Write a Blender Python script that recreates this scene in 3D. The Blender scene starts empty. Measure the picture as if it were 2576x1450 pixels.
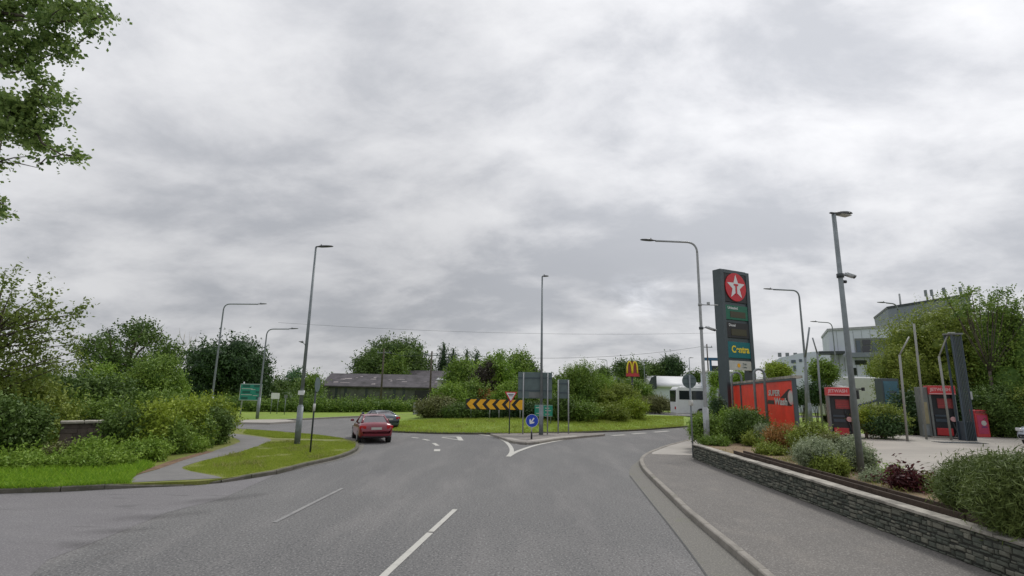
import bpy, bmesh, math, random
import numpy as np
from mathutils import Matrix, Vector

# ------------------------------------------------------------------ camera, sky, sun, exposure
SC = bpy.context.scene
COL = SC.collection
R = math.radians
EYE = Vector((0.0, 0.0, 2.8))
PITCH, ROLL = R(11.2), R(1.1)
FPX, CX, CY = 1288.0, 1288.0, 725.0          # photo measured on a 2576 x 1450 grid
CAMROT = Matrix.Rotation(R(90) + PITCH, 3, 'X') @ Matrix.Rotation(ROLL, 3, 'Z')
cd = bpy.data.cameras.new("camera")
cd.sensor_width = 36.0
cd.lens = 36.0 * FPX / 2576.0
cd.clip_start = 0.1
cd.clip_end = 6000
cam = bpy.data.objects.new("camera", cd)
cam.matrix_world = Matrix.Translation(EYE) @ CAMROT.to_4x4()
COL.objects.link(cam)
SC.camera = cam

SUN_EL, SUN_AZ = R(52), R(35)     # azimuth from +Y towards +X
world = bpy.data.worlds.new("World")
SC.world = world
world.use_nodes = True
wt = world.node_tree
for n in list(wt.nodes):
    wt.nodes.remove(n)

def wn(t, **kw):
    n = wt.nodes.new(t)
    for k, v in kw.items():
        setattr(n, k, v)
    return n

def wl(a, b):
    wt.links.new(a, b)

def wmath(op, a, b=None, c=None, clamp=False):
    n = wn('ShaderNodeMath', operation=op, use_clamp=clamp)
    for i, v in enumerate((a, b, c)):
        if v is None:
            continue
        if isinstance(v, (int, float)):
            n.inputs[i].default_value = v
        else:
            wl(v, n.inputs[i])
    return n.outputs[0]

tc = wn('ShaderNodeTexCoord')
sep = wn('ShaderNodeSeparateXYZ')
wl(tc.outputs['Generated'], sep.inputs[0])
zc = wmath('ADD', wmath('MAXIMUM', sep.outputs[2], 0.0), 0.36)
u = wmath('DIVIDE', sep.outputs[0], zc)
v = wmath('DIVIDE', sep.outputs[1], zc)
cmb = wn('ShaderNodeCombineXYZ')
wl(u, cmb.inputs[0]); wl(v, cmb.inputs[1])

def cloud(scale, rot, stretch, off, detail, rough, dist):
    mp = wn('ShaderNodeMapping')
    mp.inputs['Rotation'].default_value = (0, 0, R(rot))
    mp.inputs['Scale'].default_value = (stretch[0], stretch[1], 1)
    mp.inputs['Location'].default_value = off
    wl(cmb.outputs[0], mp.inputs[0])
    nz = wn('ShaderNodeTexNoise')
    nz.inputs['Scale'].default_value = scale
    nz.inputs['Detail'].default_value = detail
    nz.inputs['Roughness'].default_value = rough
    nz.inputs['Distortion'].default_value = dist
    wl(mp.outputs[0], nz.inputs[0])
    return nz.outputs['Fac']

n1 = cloud(1.9, 32, (0.85, 1.15), (3.1, 4.4, 0), 8, 0.56, 0.25)
n2 = cloud(0.6, 10, (1, 1), (7.3, 2.2, 0), 3, 0.5, 0.2)
n3 = cloud(5.0, 30, (0.8, 1.1), (1.3, 5.1, 0), 7, 0.6, 0.3)
cl = wmath('ADD', wmath('ADD', wmath('MULTIPLY', n1, 0.56), wmath('MULTIPLY', n2, 0.22)), wmath('MULTIPLY', n3, 0.22))
ramp = wn('ShaderNodeValToRGB')
cr = ramp.color_ramp
cr.interpolation = 'B_SPLINE'
cr.elements[0].position = 0.425
cr.elements[0].color = (0.350, 0.362, 0.390, 1)
cr.elements[1].position = 0.59
cr.elements[1].color = (0.62, 0.622, 0.635, 1)
e = cr.elements.new(0.50)
e.color = (0.485, 0.490, 0.512, 1)
wl(cl, ramp.inputs[0])
# thinner, brighter cloud towards the sun (upper right) and overhead
def dirfac(vec, lo, hi):
    d = Vector(vec).normalized()
    vm = wn('ShaderNodeVectorMath', operation='DOT_PRODUCT')
    wl(tc.outputs['Generated'], vm.inputs[0])
    vm.inputs[1].default_value = d
    mr = wn('ShaderNodeMapRange')
    mr.interpolation_type = 'SMOOTHSTEP'
    mr.inputs['From Min'].default_value = lo
    mr.inputs['From Max'].default_value = hi
    wl(vm.outputs['Value'], mr.inputs['Value'])
    return mr.outputs[0]
sunv = (math.sin(SUN_AZ) * math.cos(SUN_EL), math.cos(SUN_AZ) * math.cos(SUN_EL), math.sin(SUN_EL))
g1 = dirfac((0.75, 0.75, 0.72), 0.70, 1.0)
g2 = dirfac((0, 0, 1), 0.68, 1.0)
g3 = dirfac((-0.38, 1, 0.05), 0.985, 1.0)
g4 = dirfac((-1.0, 0.9, 0.45), 0.75, 1.0)
def azel(px, py):
    d = Vector((px - 1288.0, -(py - 725.0), -1288.0))
    return tuple((CAMROT @ d).normalized())
puff = wmath('MULTIPLY', dirfac(azel(1625, 748), 0.9980, 0.99995), wmath('MULTIPLY_ADD', n3, 3.2, -1.25, clamp=True))
puff2 = wmath('MULTIPLY', dirfac(azel(1580, 735), 0.9988, 0.99998), wmath('MULTIPLY_ADD', n3, 3.2, -1.25, clamp=True))
gpuff = wmath('MULTIPLY', wmath('ADD', puff, puff2), 0.42)
gain = wmath('ADD', wmath('ADD', wmath('ADD', gpuff, wmath('ADD', wmath('MULTIPLY', g1, 0.30), wmath('MULTIPLY', g2, 0.75)),
             wmath('MULTIPLY', g3, 0.22))), wmath('ADD', wmath('MULTIPLY', g4, 0.14), 0.96))
mre = wn('ShaderNodeMapRange'); mre.interpolation_type = 'SMOOTHSTEP'
mre.inputs['From Min'].default_value = 0.05; mre.inputs['From Max'].default_value = 0.55
mre.inputs['To Min'].default_value = 0.82; mre.inputs['To Max'].default_value = 1.03
wl(sep.outputs[2], mre.inputs['Value'])
g7 = dirfac(azel(700, 640), 0.88, 1.0)
gain = wmath('MULTIPLY', gain, wmath('SUBTRACT', mre.outputs[0], wmath('MULTIPLY', g7, 0.13)))
mul = wn('ShaderNodeVectorMath', operation='SCALE')
wl(ramp.outputs[0], mul.inputs[0]); wl(gain, mul.inputs['Scale'])
bgc = wn('ShaderNodeBackground')
wl(mul.outputs[0], bgc.inputs[0])
bgc.inputs[1].default_value = 1.0
sky = wn('ShaderNodeTexSky')
sky.sky_type = 'NISHITA'
sky.sun_disc = False
sky.sun_elevation = SUN_EL
sky.sun_rotation = SUN_AZ
bgs = wn('ShaderNodeBackground')
wl(sky.outputs[0], bgs.inputs[0])
bgs.inputs[1].default_value = 0.06
mixw = wn('ShaderNodeMixShader')
mixw.inputs[0].default_value = 0.95
wl(bgs.outputs[0], mixw.inputs[1]); wl(bgc.outputs[0], mixw.inputs[2])
wo = wn('ShaderNodeOutputWorld')
wl(mixw.outputs[0], wo.inputs[0])

sd = bpy.data.lights.new("sun", 'SUN')
sd.energy = 1.5
sd.angle = R(12)
sd.color = (1.0, 0.965, 0.91)
so = bpy.data.objects.new("sun", sd)
so.rotation_euler = Vector(sunv).to_track_quat('Z', 'Y').to_euler()
so.location = (0, 0, 60)
COL.objects.link(so)

SC.view_settings.view_transform = 'Standard'
SC.view_settings.look = 'None'
SC.view_settings.exposure = 0.0
SC.view_settings.gamma = 1.0
SC.view_settings.use_curve_mapping = False
SC.cycles.max_bounces = 6
SC.cycles.transparent_max_bounces = 8
SC.cycles.use_denoising = True

# ------------------------------------------------------------------ surveying the photo into the world
def ray(px, py):
    d = Vector((px - CX, -(py - CY), -FPX))
    return (CAMROT @ d).normalized()

def G(px, py, z=0.0):
    """point of the level z seen at (px,py)"""
    d = ray(px, py)
    t = (z - EYE.z) / d.z
    return EYE + d * t

def W(px, py, Y):
    """point at world depth Y seen at (px,py)"""
    d = ray(px, py)
    return EYE + d * (Y / d.y)

def G2(px, py, z=0.0):
    p = G(px, py, z)
    return (p.x, p.y)

# ------------------------------------------------------------------ materials
def mat(name, col, rough=0.7, spec=0.5, metal=0.0, noise=0.0, nscale=6.0, bump=0.0, bscale=None, tint=None, coat=0.0):
    m = bpy.data.materials.new(name)
    m.use_nodes = True
    nt = m.node_tree
    b = nt.nodes['Principled BSDF']
    b.inputs['Base Color'].default_value = (*col, 1)
    b.inputs['Roughness'].default_value = rough
    b.inputs['Metallic'].default_value = metal
    b.inputs['Specular IOR Level'].default_value = spec
    if coat:
        b.inputs['Coat Weight'].default_value = coat
        b.inputs['Coat Roughness'].default_value = 0.06
    tcn = nt.nodes.new('ShaderNodeTexCoord')
    last = None
    if noise > 0:
        nz = nt.nodes.new('ShaderNodeTexNoise')
        nz.inputs['Scale'].default_value = nscale
        nz.inputs['Detail'].default_value = 6
        nz.inputs['Roughness'].default_value = 0.62
        nt.links.new(tcn.outputs['Object'], nz.inputs[0])
        rp = nt.nodes.new('ShaderNodeValToRGB')
        rp.color_ramp.elements[0].position = 0.3
        rp.color_ramp.elements[1].position = 0.7
        a = [max(0, c * (1 - noise)) for c in col]
        d = [min(1, c * (1 + noise)) for c in col]
        rp.color_ramp.elements[0].color = (*a, 1)
        rp.color_ramp.elements[1].color = (*d, 1)
        nt.links.new(nz.outputs['Fac'], rp.inputs[0])
        last = rp.outputs[0]
        nt.links.new(last, b.inputs['Base Color'])
    if tint is not None:       # second colour chosen per face
        at = nt.nodes.new('ShaderNodeAttribute')
        at.attribute_name = 'tint'
        mx = nt.nodes.new('ShaderNodeMix')
        mx.data_type = 'RGBA'
        nt.links.new(at.outputs['Fac'], mx.inputs['Factor'])
        if last:
            nt.links.new(last, mx.inputs['A'])
        else:
            mx.inputs['A'].default_value = (*col, 1)
        mx.inputs['B'].default_value = (*tint, 1)
        nt.links.new(mx.outputs['Result'], b.inputs['Base Color'])
    if bump > 0:
        nb = nt.nodes.new('ShaderNodeTexNoise')
        nb.inputs['Scale'].default_value = bscale or nscale * 3
        nb.inputs['Detail'].default_value = 5
        nt.links.new(tcn.outputs['Object'], nb.inputs[0])
        bp = nt.nodes.new('ShaderNodeBump')
        bp.inputs['Strength'].default_value = bump
        bp.inputs['Distance'].default_value = 0.02
        nt.links.new(nb.outputs['Fac'], bp.inputs['Height'])
        nt.links.new(bp.outputs[0], b.inputs['Normal'])
    return m

def layered(name, base, layers, rough=0.85, bump=0.3, bscale=60):
    """ground material: base colour, then (colour, noise scale, lo, hi, stretch) layers mixed over it"""
    m = bpy.data.materials.new(name)
    m.use_nodes = True
    nt = m.node_tree
    b = nt.nodes['Principled BSDF']
    b.inputs['Roughness'].default_value = rough
    b.inputs['Specular IOR Level'].default_value = 0.35
    tcn = nt.nodes.new('ShaderNodeTexCoord')
    prev = None
    for i, (c, sc, lo, hi, st, amt) in enumerate(layers):
        mp = nt.nodes.new('ShaderNodeMapping')
        mp.inputs['Scale'].default_value = (st[0], st[1], 1)
        mp.inputs['Rotation'].default_value = (0, 0, st[2] if len(st) > 2 else 0)
        mp.inputs['Location'].default_value = (i * 7.7, i * 3.1, i)
        nt.links.new(tcn.outputs['Object'], mp.inputs[0])
        nz = nt.nodes.new('ShaderNodeTexNoise')
        nz.inputs['Scale'].default_value = sc
        nz.inputs['Detail'].default_value = 5
        nz.inputs['Roughness'].default_value = 0.6
        nt.links.new(mp.outputs[0], nz.inputs[0])
        mr = nt.nodes.new('ShaderNodeMapRange')
        mr.inputs['From Min'].default_value = lo
        mr.inputs['From Max'].default_value = hi
        mr.inputs['To Max'].default_value = amt
        nt.links.new(nz.outputs['Fac'], mr.inputs['Value'])
        mx = nt.nodes.new('ShaderNodeMix')
        mx.data_type = 'RGBA'
        nt.links.new(mr.outputs[0], mx.inputs['Factor'])
        if prev:
            nt.links.new(prev, mx.inputs['A'])
        else:
            mx.inputs['A'].default_value = (*base, 1)
        mx.inputs['B'].default_value = (*c, 1)
        prev = mx.outputs['Result']
    nt.links.new(prev, b.inputs['Base Color'])
    nb = nt.nodes.new('ShaderNodeTexNoise')
    nb.inputs['Scale'].default_value = bscale
    nb.inputs['Detail'].default_value = 4
    nt.links.new(tcn.outputs['Object'], nb.inputs[0])
    bp = nt.nodes.new('ShaderNodeBump')
    bp.inputs['Strength'].default_value = bump
    bp.inputs['Distance'].default_value = 0.01
    nt.links.new(nb.outputs['Fac'], bp.inputs['Height'])
    nt.links.new(bp.outputs[0], b.inputs['Normal'])
    return m

def leafmat(name, a, b_, trans=0.3, rough=0.55):
    """leaves: two pigment colours mixed leaf by leaf, part of the light passing through"""
    m = bpy.data.materials.new(name)
    m.use_nodes = True
    nt = m.node_tree
    p = nt.nodes['Principled BSDF']
    out = nt.nodes['Material Output']
    at = nt.nodes.new('ShaderNodeAttribute')
    at.attribute_name = 'tint'
    mx = nt.nodes.new('ShaderNodeMix')
    mx.data_type = 'RGBA'
    nt.links.new(at.outputs['Fac'], mx.inputs['Factor'])
    mx.inputs['A'].default_value = (*a, 1)
    mx.inputs['B'].default_value = (*b_, 1)
    nt.links.new(mx.outputs['Result'], p.inputs['Base Color'])
    p.inputs['Roughness'].default_value = rough
    p.inputs['Specular IOR Level'].default_value = 0.3
    tr = nt.nodes.new('ShaderNodeBsdfTranslucent')
    nt.links.new(mx.outputs['Result'], tr.inputs[0])
    ms = nt.nodes.new('ShaderNodeMixShader')
    ms.inputs[0].default_value = trans
    nt.links.new(p.outputs[0], ms.inputs[1])
    nt.links.new(tr.outputs[0], ms.inputs[2])
    nt.links.new(ms.outputs[0], out.inputs[0])
    return m

M = {}
M['asphalt'] = layered('asphalt', (0.150, 0.148, 0.145),
    [((0.105, 0.104, 0.106), 0.35, 0.42, 0.68, (1, 0.35, 0.3), 0.65),
     ((0.225, 0.215, 0.208), 0.9, 0.48, 0.75, (1, 0.25, -0.4), 0.7),
     ((0.34, 0.335, 0.33), 27, 0.52, 0.62, (1, 1), 0.62),
     ((0.05, 0.05, 0.052), 21, 0.52, 0.62, (1, 1), 0.62),
     ((0.15, 0.147, 0.145), 9, 0.5, 0.7, (1, 1), 0.5),
     ((0.10, 0.095, 0.09), 1.6, 0.66, 0.74, (1, 0.3, -0.9), 0.55)], rough=0.9, bump=0.4, bscale=90)
M['asphalt_smooth'] = layered('asphalt_smooth', (0.162, 0.155, 0.160),
    [((0.18, 0.175, 0.182), 0.5, 0.45, 0.75, (1, 0.5, 0.2), 0.6),
     ((0.22, 0.215, 0.215), 1.4, 0.5, 0.8, (0.3, 1, 0.1), 0.6),
     ((0.36, 0.35, 0.34), 36, 0.52, 0.64, (1, 1), 0.5), ((0.09, 0.09, 0.09), 28, 0.54, 0.64, (1, 1), 0.45),
     ((0.09, 0.09, 0.09), 1.9, 0.60, 0.70, (0.35, 1.6, 0.2), 0.6)], rough=0.85, bump=0.35, bscale=80)
M['path'] = layered('path_asphalt', (0.18, 0.175, 0.17),
    [((0.13, 0.13, 0.125), 0.8, 0.4, 0.7, (1, 1), 0.6), ((0.25, 0.235, 0.22), 4, 0.5, 0.75, (1, 1), 0.5),
     ((0.27, 0.26, 0.25), 50, 0.5, 0.65, (1, 1), 0.4)], bump=0.4)
M['pavement'] = layered('pavement_asphalt', (0.145, 0.136, 0.125),
    [((0.12, 0.112, 0.104), 0.6, 0.4, 0.7, (1, 1), 0.6), ((0.20, 0.182, 0.16), 1.7, 0.5, 0.75, (1, 0.5), 0.6),
     ((0.33, 0.31, 0.29), 34, 0.5, 0.62, (1, 1), 0.6), ((0.09, 0.09, 0.085), 30, 0.54, 0.64, (1, 1), 0.5)], bump=0.5)
M['pale_concrete'] = layered('pale_concrete', (0.38, 0.355, 0.32),
    [((0.28, 0.26, 0.235), 0.7, 0.4, 0.7, (1, 1), 0.6), ((0.22, 0.20, 0.18), 2.5, 0.55, 0.8, (1, 0.6), 0.5),
     ((0.45, 0.43, 0.4), 30, 0.5, 0.7, (1, 1), 0.4)], bump=0.3)
M['forecourt'] = layered('forecourt_concrete', (0.36, 0.335, 0.295),
    [((0.25, 0.235, 0.21), 0.35, 0.4, 0.7, (0.5, 1.6), 0.7), ((0.16, 0.15, 0.14), 1.3, 0.58, 0.75, (0.35, 1.8), 0.6),
     ((0.42, 0.4, 0.36), 20, 0.5, 0.7, (1, 1), 0.35)], bump=0.25)
M['island_paving'] = layered('island_paving', (0.24, 0.22, 0.20), [((0.15, 0.135, 0.125), 0.6, 0.4, 0.65, (0.5, 2), 0.8), ((0.32, 0.3, 0.27), 3, 0.5, 0.7, (1, 1), 0.5)])
M['stain'] = mat('road_stain', (0.055, 0.052, 0.05), 0.9)
_nt = M['stain'].node_tree
_g = _nt.nodes.new('ShaderNodeTexCoord'); _mp = _nt.nodes.new('ShaderNodeMapping'); _mp.inputs['Location'].default_value = (-1, -1, 0); _mp.inputs['Scale'].default_value = (2, 2, 0)
_gr = _nt.nodes.new('ShaderNodeTexGradient'); _gr.gradient_type = 'SPHERICAL'
_nz = _nt.nodes.new('ShaderNodeTexNoise'); _nz.inputs['Scale'].default_value = 1.8; _nz.inputs['Detail'].default_value = 7
_m1 = _nt.nodes.new('ShaderNodeMath'); _m1.operation = 'MULTIPLY'; _m2 = _nt.nodes.new('ShaderNodeMapRange')
_m2.inputs['From Min'].default_value = .17; _m2.inputs['From Max'].default_value = .50; _m2.inputs['To Max'].default_value = .22
_tr = _nt.nodes.new('ShaderNodeBsdfTransparent'); _mx = _nt.nodes.new('ShaderNodeMixShader')
_nt.links.new(_g.outputs['Generated'], _mp.inputs[0]); _nt.links.new(_mp.outputs[0], _gr.inputs[0]); _nt.links.new(_g.outputs['Object'], _nz.inputs[0])
_nt.links.new(_gr.outputs['Fac'], _m1.inputs[0]); _nt.links.new(_nz.outputs['Fac'], _m1.inputs[1]); _nt.links.new(_m1.outputs[0], _m2.inputs['Value'])
_nt.links.new(_m2.outputs[0], _mx.inputs[0]); _nt.links.new(_tr.outputs[0], _mx.inputs[1]); _nt.links.new(_nt.nodes['Principled BSDF'].outputs[0], _mx.inputs[2])
_nt.links.new(_mx.outputs[0], _nt.nodes['Material Output'].inputs[0])
M['kerb'] = layered('kerb_concrete', (0.27, 0.25, 0.22),
    [((0.16, 0.15, 0.13), 1.5, 0.45, 0.7, (1, 1), 0.7), ((0.34, 0.32, 0.29), 12, 0.5, 0.7, (1, 1), 0.5),
     ((0.09, 0.10, 0.05), 2.2, 0.6, 0.75, (1, 1), 0.6)], bump=0.4)
M['kerb_mossy'] = layered('kerb_mossy', (0.13, 0.12, 0.10),
    [((0.06, 0.065, 0.04), 1.8, 0.4, 0.65, (1, 1), 0.8), ((0.2, 0.19, 0.16), 10, 0.55, 0.7, (1, 1), 0.5)], bump=0.5)
M['gutter'] = layered('gutter_grit', (0.150, 0.145, 0.130),
    [((0.15, 0.145, 0.13), 0.9, 0.4, 0.7, (1, 1), 0.7), ((0.14, 0.15, 0.09), 2.4, 0.56, 0.72, (1, 1), 0.6),
     ((0.29, 0.27, 0.24), 35, 0.5, 0.62, (1, 1), 0.6)], bump=0.5)
M['crack'] = mat('tar_joint', (0.07, 0.07, 0.068), 0.8, noise=0.3, nscale=20)
M['grass'] = layered('mown_grass', (0.195, 0.295, 0.034),
    [((0.25, 0.31, 0.06), 0.35, 0.4, 0.7, (1, 1), 0.7), ((0.09, 0.14, 0.022), 1.3, 0.5, 0.75, (1, 1), 0.6),
     ((0.25, 0.24, 0.09), 2.6, 0.58, 0.75, (1, 1), 0.5), ((0.08, 0.12, 0.02), 22, 0.48, 0.66, (1, 1), 0.6),
     ((0.23, 0.28, 0.05), 30, 0.52, 0.7, (1, 1), 0.5)], rough=0.9, bump=0.9, bscale=35)
M['grass_dry'] = layered('worn_grass', (0.17, 0.19, 0.035),
    [((0.26, 0.21, 0.13), 0.7, 0.52, 0.72, (1, 1), 0.7), ((0.10, 0.13, 0.025), 1.6, 0.5, 0.75, (1, 1), 0.6),
     ((0.08, 0.11, 0.02), 20, 0.48, 0.66, (1, 1), 0.6), ((0.24, 0.26, 0.06), 28, 0.52, 0.7, (1, 1), 0.5)],
    rough=0.9, bump=0.9, bscale=35)
M['field'] = layered('field', (0.10, 0.14, 0.03),
    [((0.06, 0.09, 0.02), 0.05, 0.4, 0.7, (1, 1), 0.7), ((0.15, 0.17, 0.05), 0.4, 0.5, 0.8, (1, 1), 0.6)], bump=0.3, bscale=4)
M['soil'] = layered('bed_soil', (0.23, 0.16, 0.095),
    [((0.13, 0.085, 0.05), 1.2, 0.45, 0.7, (1, 1), 0.7), ((0.30, 0.25, 0.18), 8, 0.5, 0.7, (1, 1), 0.6),
     ((0.07, 0.05, 0.035), 25, 0.5, 0.65, (1, 1), 0.6)], bump=0.9, bscale=25)
M['leaf_litter'] = layered('leaf_litter', (0.19, 0.115, 0.07),
    [((0.09, 0.06, 0.04), 5, 0.45, 0.65, (1, 1), 0.8), ((0.26, 0.2, 0.12), 20, 0.5, 0.7, (1, 1), 0.6)], bump=0.8)
M['paint'] = layered('road_paint', (0.50, 0.49, 0.45),
    [((0.34, 0.33, 0.31), 3, 0.5, 0.75, (1, 1), 0.55), ((0.3, 0.3, 0.29), 30, 0.56, 0.66, (1, 1), 0.6)], bump=0.3)
M['paint_worn'] = layered('worn_road_paint', (0.30, 0.295, 0.285),
    [((0.19, 0.19, 0.19), 3, 0.4, 0.65, (1, 1), 0.8), ((0.19, 0.19, 0.19), 30, 0.5, 0.6, (1, 1), 0.7)], bump=0.3)
M['galv'] = mat('galvanised_steel', (0.20, 0.225, 0.235), 0.55, 0.5, 0.35, noise=0.18, nscale=5)
M['galv_pale'] = mat('pale_galvanised_steel', (0.33, 0.345, 0.35), 0.5, 0.5, 0.3, noise=0.12, nscale=5)
M['dark_metal'] = mat('dark_painted_metal', (0.035, 0.045, 0.05), 0.45, noise=0.15)
M['lamp_head'] = mat('lamp_head_grey', (0.09, 0.095, 0.10), 0.5, noise=0.15)
M['sign_back'] = mat('sign_back_grey', (0.10, 0.14, 0.14), 0.6, noise=0.15, nscale=3)
M['sign_rail'] = mat('sign_rail', (0.06, 0.085, 0.10), 0.55)
M['sign_green'] = mat('sign_green', (0.02, 0.25, 0.18), 0.4, noise=0.12, nscale=4)
M['sign_green_dark'] = mat('sign_green_dark', (0.008, 0.10, 0.075), 0.4)
M['white'] = mat('white_paint', (0.70, 0.71, 0.72), 0.45, noise=0.06, nscale=3)
M['off_white'] = mat('off_white_paint', (0.50, 0.50, 0.47), 0.6, noise=0.12, nscale=2)
M['black'] = mat('black_paint', (0.016, 0.016, 0.018), 0.45)
M['yellow'] = mat('chevron_yellow', (0.85, 0.42, 0.02), 0.45, noise=0.1, nscale=4)
M['letter_yellow'] = mat('letter_yellow', (0.78, 0.60, 0.03), 0.4)
M['red'] = mat('sign_red', (0.55, 0.018, 0.03), 0.4, noise=0.08)
M['blue'] = mat('sign_blue', (0.012, 0.055, 0.42), 0.35, noise=0.06)
M['panel_red'] = mat('red_panel', (0.80, 0.045, 0.022), 0.42, noise=0.2, nscale=1.2)
M['totem'] = mat('totem_grey', (0.058, 0.078, 0.088), 0.45, noise=0.12, nscale=1.5)
M['totem_teal'] = mat('teal_panel', (0.0, 0.135, 0.155), 0.35, noise=0.06)
M['totem_green'] = mat('green_panel', (0.0, 0.12, 0.065), 0.35, noise=0.06)
M['led_off'] = mat('unlit_display', (0.05, 0.045, 0.02), 0.4)
M['glass'] = mat('dark_glass', (0.02, 0.025, 0.03), 0.08, 0.8)
M['glass_blue'] = mat('window_glass', (0.045, 0.075, 0.10), 0.1, 0.9)
M['tyre'] = mat('tyre_rubber', (0.018, 0.018, 0.018), 0.8)
M['alloy'] = mat('alloy', (0.45, 0.45, 0.46), 0.35, metal=0.8)
M['car_red'] = mat('car_paint_red', (0.19, 0.010, 0.026), 0.28, 0.6, coat=0.6)
M['car_blue'] = mat('car_paint_slate', (0.06, 0.085, 0.11), 0.28, 0.6, coat=0.6)
M['car_silver'] = mat('car_paint_silver', (0.36, 0.40, 0.45), 0.3, 0.6, 0.4, coat=0.6)
M['taillight'] = mat('tail_light_lens', (0.45, 0.01, 0.015), 0.2)
M['headlight'] = mat('headlight_lens', (0.6, 0.62, 0.65), 0.1)
M['number_plate'] = mat('number_plate', (0.45, 0.45, 0.42), 0.5, noise=0.1)
M['bark'] = mat('bark', (0.085, 0.07, 0.055), 0.9, noise=0.4, nscale=8, bump=0.8, bscale=20)
M['bark_pale'] = mat('pale_bark', (0.42, 0.40, 0.36), 0.85, noise=0.35, nscale=8, bump=0.4, bscale=20)
M['slate'] = mat('slate_roof', (0.062, 0.055, 0.062), 0.75, noise=0.6, nscale=0.9, bump=0.6, bscale=9)
M['slate_patch'] = mat('pale_lichen_patch', (0.30, 0.27, 0.27), 0.9, noise=0.3, nscale=3)
M['stone'] = mat('stone', (0.075, 0.085, 0.068), 0.9, noise=0.4, nscale=7, tint=(0.20, 0.195, 0.155), bump=0.8, bscale=18)
M['rubble'] = mat('rubble_wall', (0.10, 0.11, 0.09), 0.9, noise=0.4, nscale=1.3, bump=0.8, bscale=6)
M['mortar'] = mat('mortar', (0.035, 0.036, 0.03), 0.95, noise=0.3, nscale=12)
M['coping'] = mat('coping_concrete', (0.31, 0.29, 0.25), 0.9, noise=0.55, nscale=2.2, bump=0.7, bscale=14)
M['brick'] = mat('old_stone_pier', (0.085, 0.07, 0.06), 0.9, noise=0.6, nscale=3.2, tint=(0.16, 0.125, 0.11), bump=0.9, bscale=12)
M['timber'] = mat('dark_timber', (0.060, 0.042, 0.030), 0.9, noise=0.4, nscale=4, bump=0.6, bscale=20)
M['render_white'] = mat('white_render', (0.55, 0.59, 0.66), 0.8, noise=0.07, nscale=0.5)
M['render_grey'] = mat('grey_cladding', (0.19, 0.215, 0.25), 0.6, noise=0.08, nscale=0.4)
M['roof_white'] = mat('pale_roof_sheet', (0.62, 0.63, 0.64), 0.6, noise=0.08, nscale=0.5)
M['kiosk_grey'] = mat('kiosk_grey', (0.15, 0.165, 0.16), 0.6, noise=0.12, nscale=3)
M['kiosk_red'] = mat('kiosk_red', (0.50, 0.040, 0.045), 0.45, noise=0.12, nscale=3)
M['kiosk_notice'] = mat('kiosk_notice_red', (0.25, 0.045, 0.045), 0.5, noise=0.2, nscale=8)
M['kiosk_dark'] = mat('kiosk_dark', (0.020, 0.024, 0.028), 0.45, noise=0.2, nscale=4)
M['beige_panel'] = mat('beige_panel', (0.30, 0.27, 0.16), 0.6, noise=0.2, nscale=3)
M['pink'] = mat('pink_panel', (0.42, 0.035, 0.10), 0.45, noise=0.2, nscale=3)
M['vend_blue'] = mat('blue_panel', (0.05, 0.14, 0.19), 0.4, noise=0.2, nscale=3)
M['gantry'] = mat('gantry_slate', (0.045, 0.065, 0.085), 0.5, noise=0.15, nscale=3)
M['pole_beige'] = mat('pole_beige', (0.24, 0.245, 0.225), 0.55, noise=0.1)
M['canopy_blue'] = mat('canopy_blue', (0.03, 0.10, 0.20), 0.5)
M['logo_blue'] = mat('logo_blue', (0.02, 0.03, 0.16), 0.5)
M['skin_pink'] = mat('pale_pink', (0.62, 0.36, 0.36), 0.5)

L = {}
L['dark'] = leafmat('leaf_dark', (0.04, 0.085, 0.018), (0.145, 0.225, 0.042), .15)
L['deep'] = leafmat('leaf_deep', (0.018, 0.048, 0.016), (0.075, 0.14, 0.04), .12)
L['mid'] = leafmat('leaf_mid', (0.065, 0.14, 0.022), (0.24, 0.345, 0.055), .2)
L['fresh'] = leafmat('leaf_fresh', (0.11, 0.22, 0.025), (0.28, 0.4, 0.055), .25)
L['olive'] = leafmat('leaf_olive', (0.115, 0.17, 0.022), (0.29, 0.35, 0.06), .2)
L['yellow'] = leafmat('leaf_yellow', (0.125, 0.205, 0.020), (0.360, 0.440, 0.050), .25)
L['bluish'] = leafmat('leaf_bluish', (0.039, 0.111, 0.052), (0.117, 0.221, 0.091), 0.25)
L['brown'] = leafmat('leaf_bronze', (0.085, 0.1, 0.03), (0.23, 0.24, 0.09), .15)
L['wine'] = leafmat('leaf_wine', (0.036, 0.026, 0.024), (0.072, 0.072, 0.036), 0.15)
L['silver'] = leafmat('leaf_silver', (0.184, 0.241, 0.127), (0.414, 0.460, 0.299), 0.25)
L['purple'] = leafmat('leaf_purple', (0.030, 0.008, 0.012), (0.130, 0.030, 0.030), 0.25)
L['orange'] = leafmat('leaf_orange', (0.16, 0.17, 0.04), (0.42, 0.17, 0.06), 0.3)
L['lily'] = leafmat('leaf_overhang', (0.050, 0.120, 0.028), (0.300, 0.400, 0.110), 0.4)
L['grassblade'] = leafmat('grass_blades', (0.200, 0.290, 0.030), (0.420, 0.480, 0.080), 0.4)
L['grasslong'] = leafmat('long_grass_blades', (0.140, 0.290, 0.020), (0.340, 0.520, 0.050), 0.4)
L['weed'] = leafmat('weed_blades', (0.16, 0.22, 0.03), (0.42, 0.40, 0.14), 0.3)
L['cream'] = leafmat('flower_cream', (0.500, 0.520, 0.400), (0.650, 0.660, 0.550), 0.2)

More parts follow.
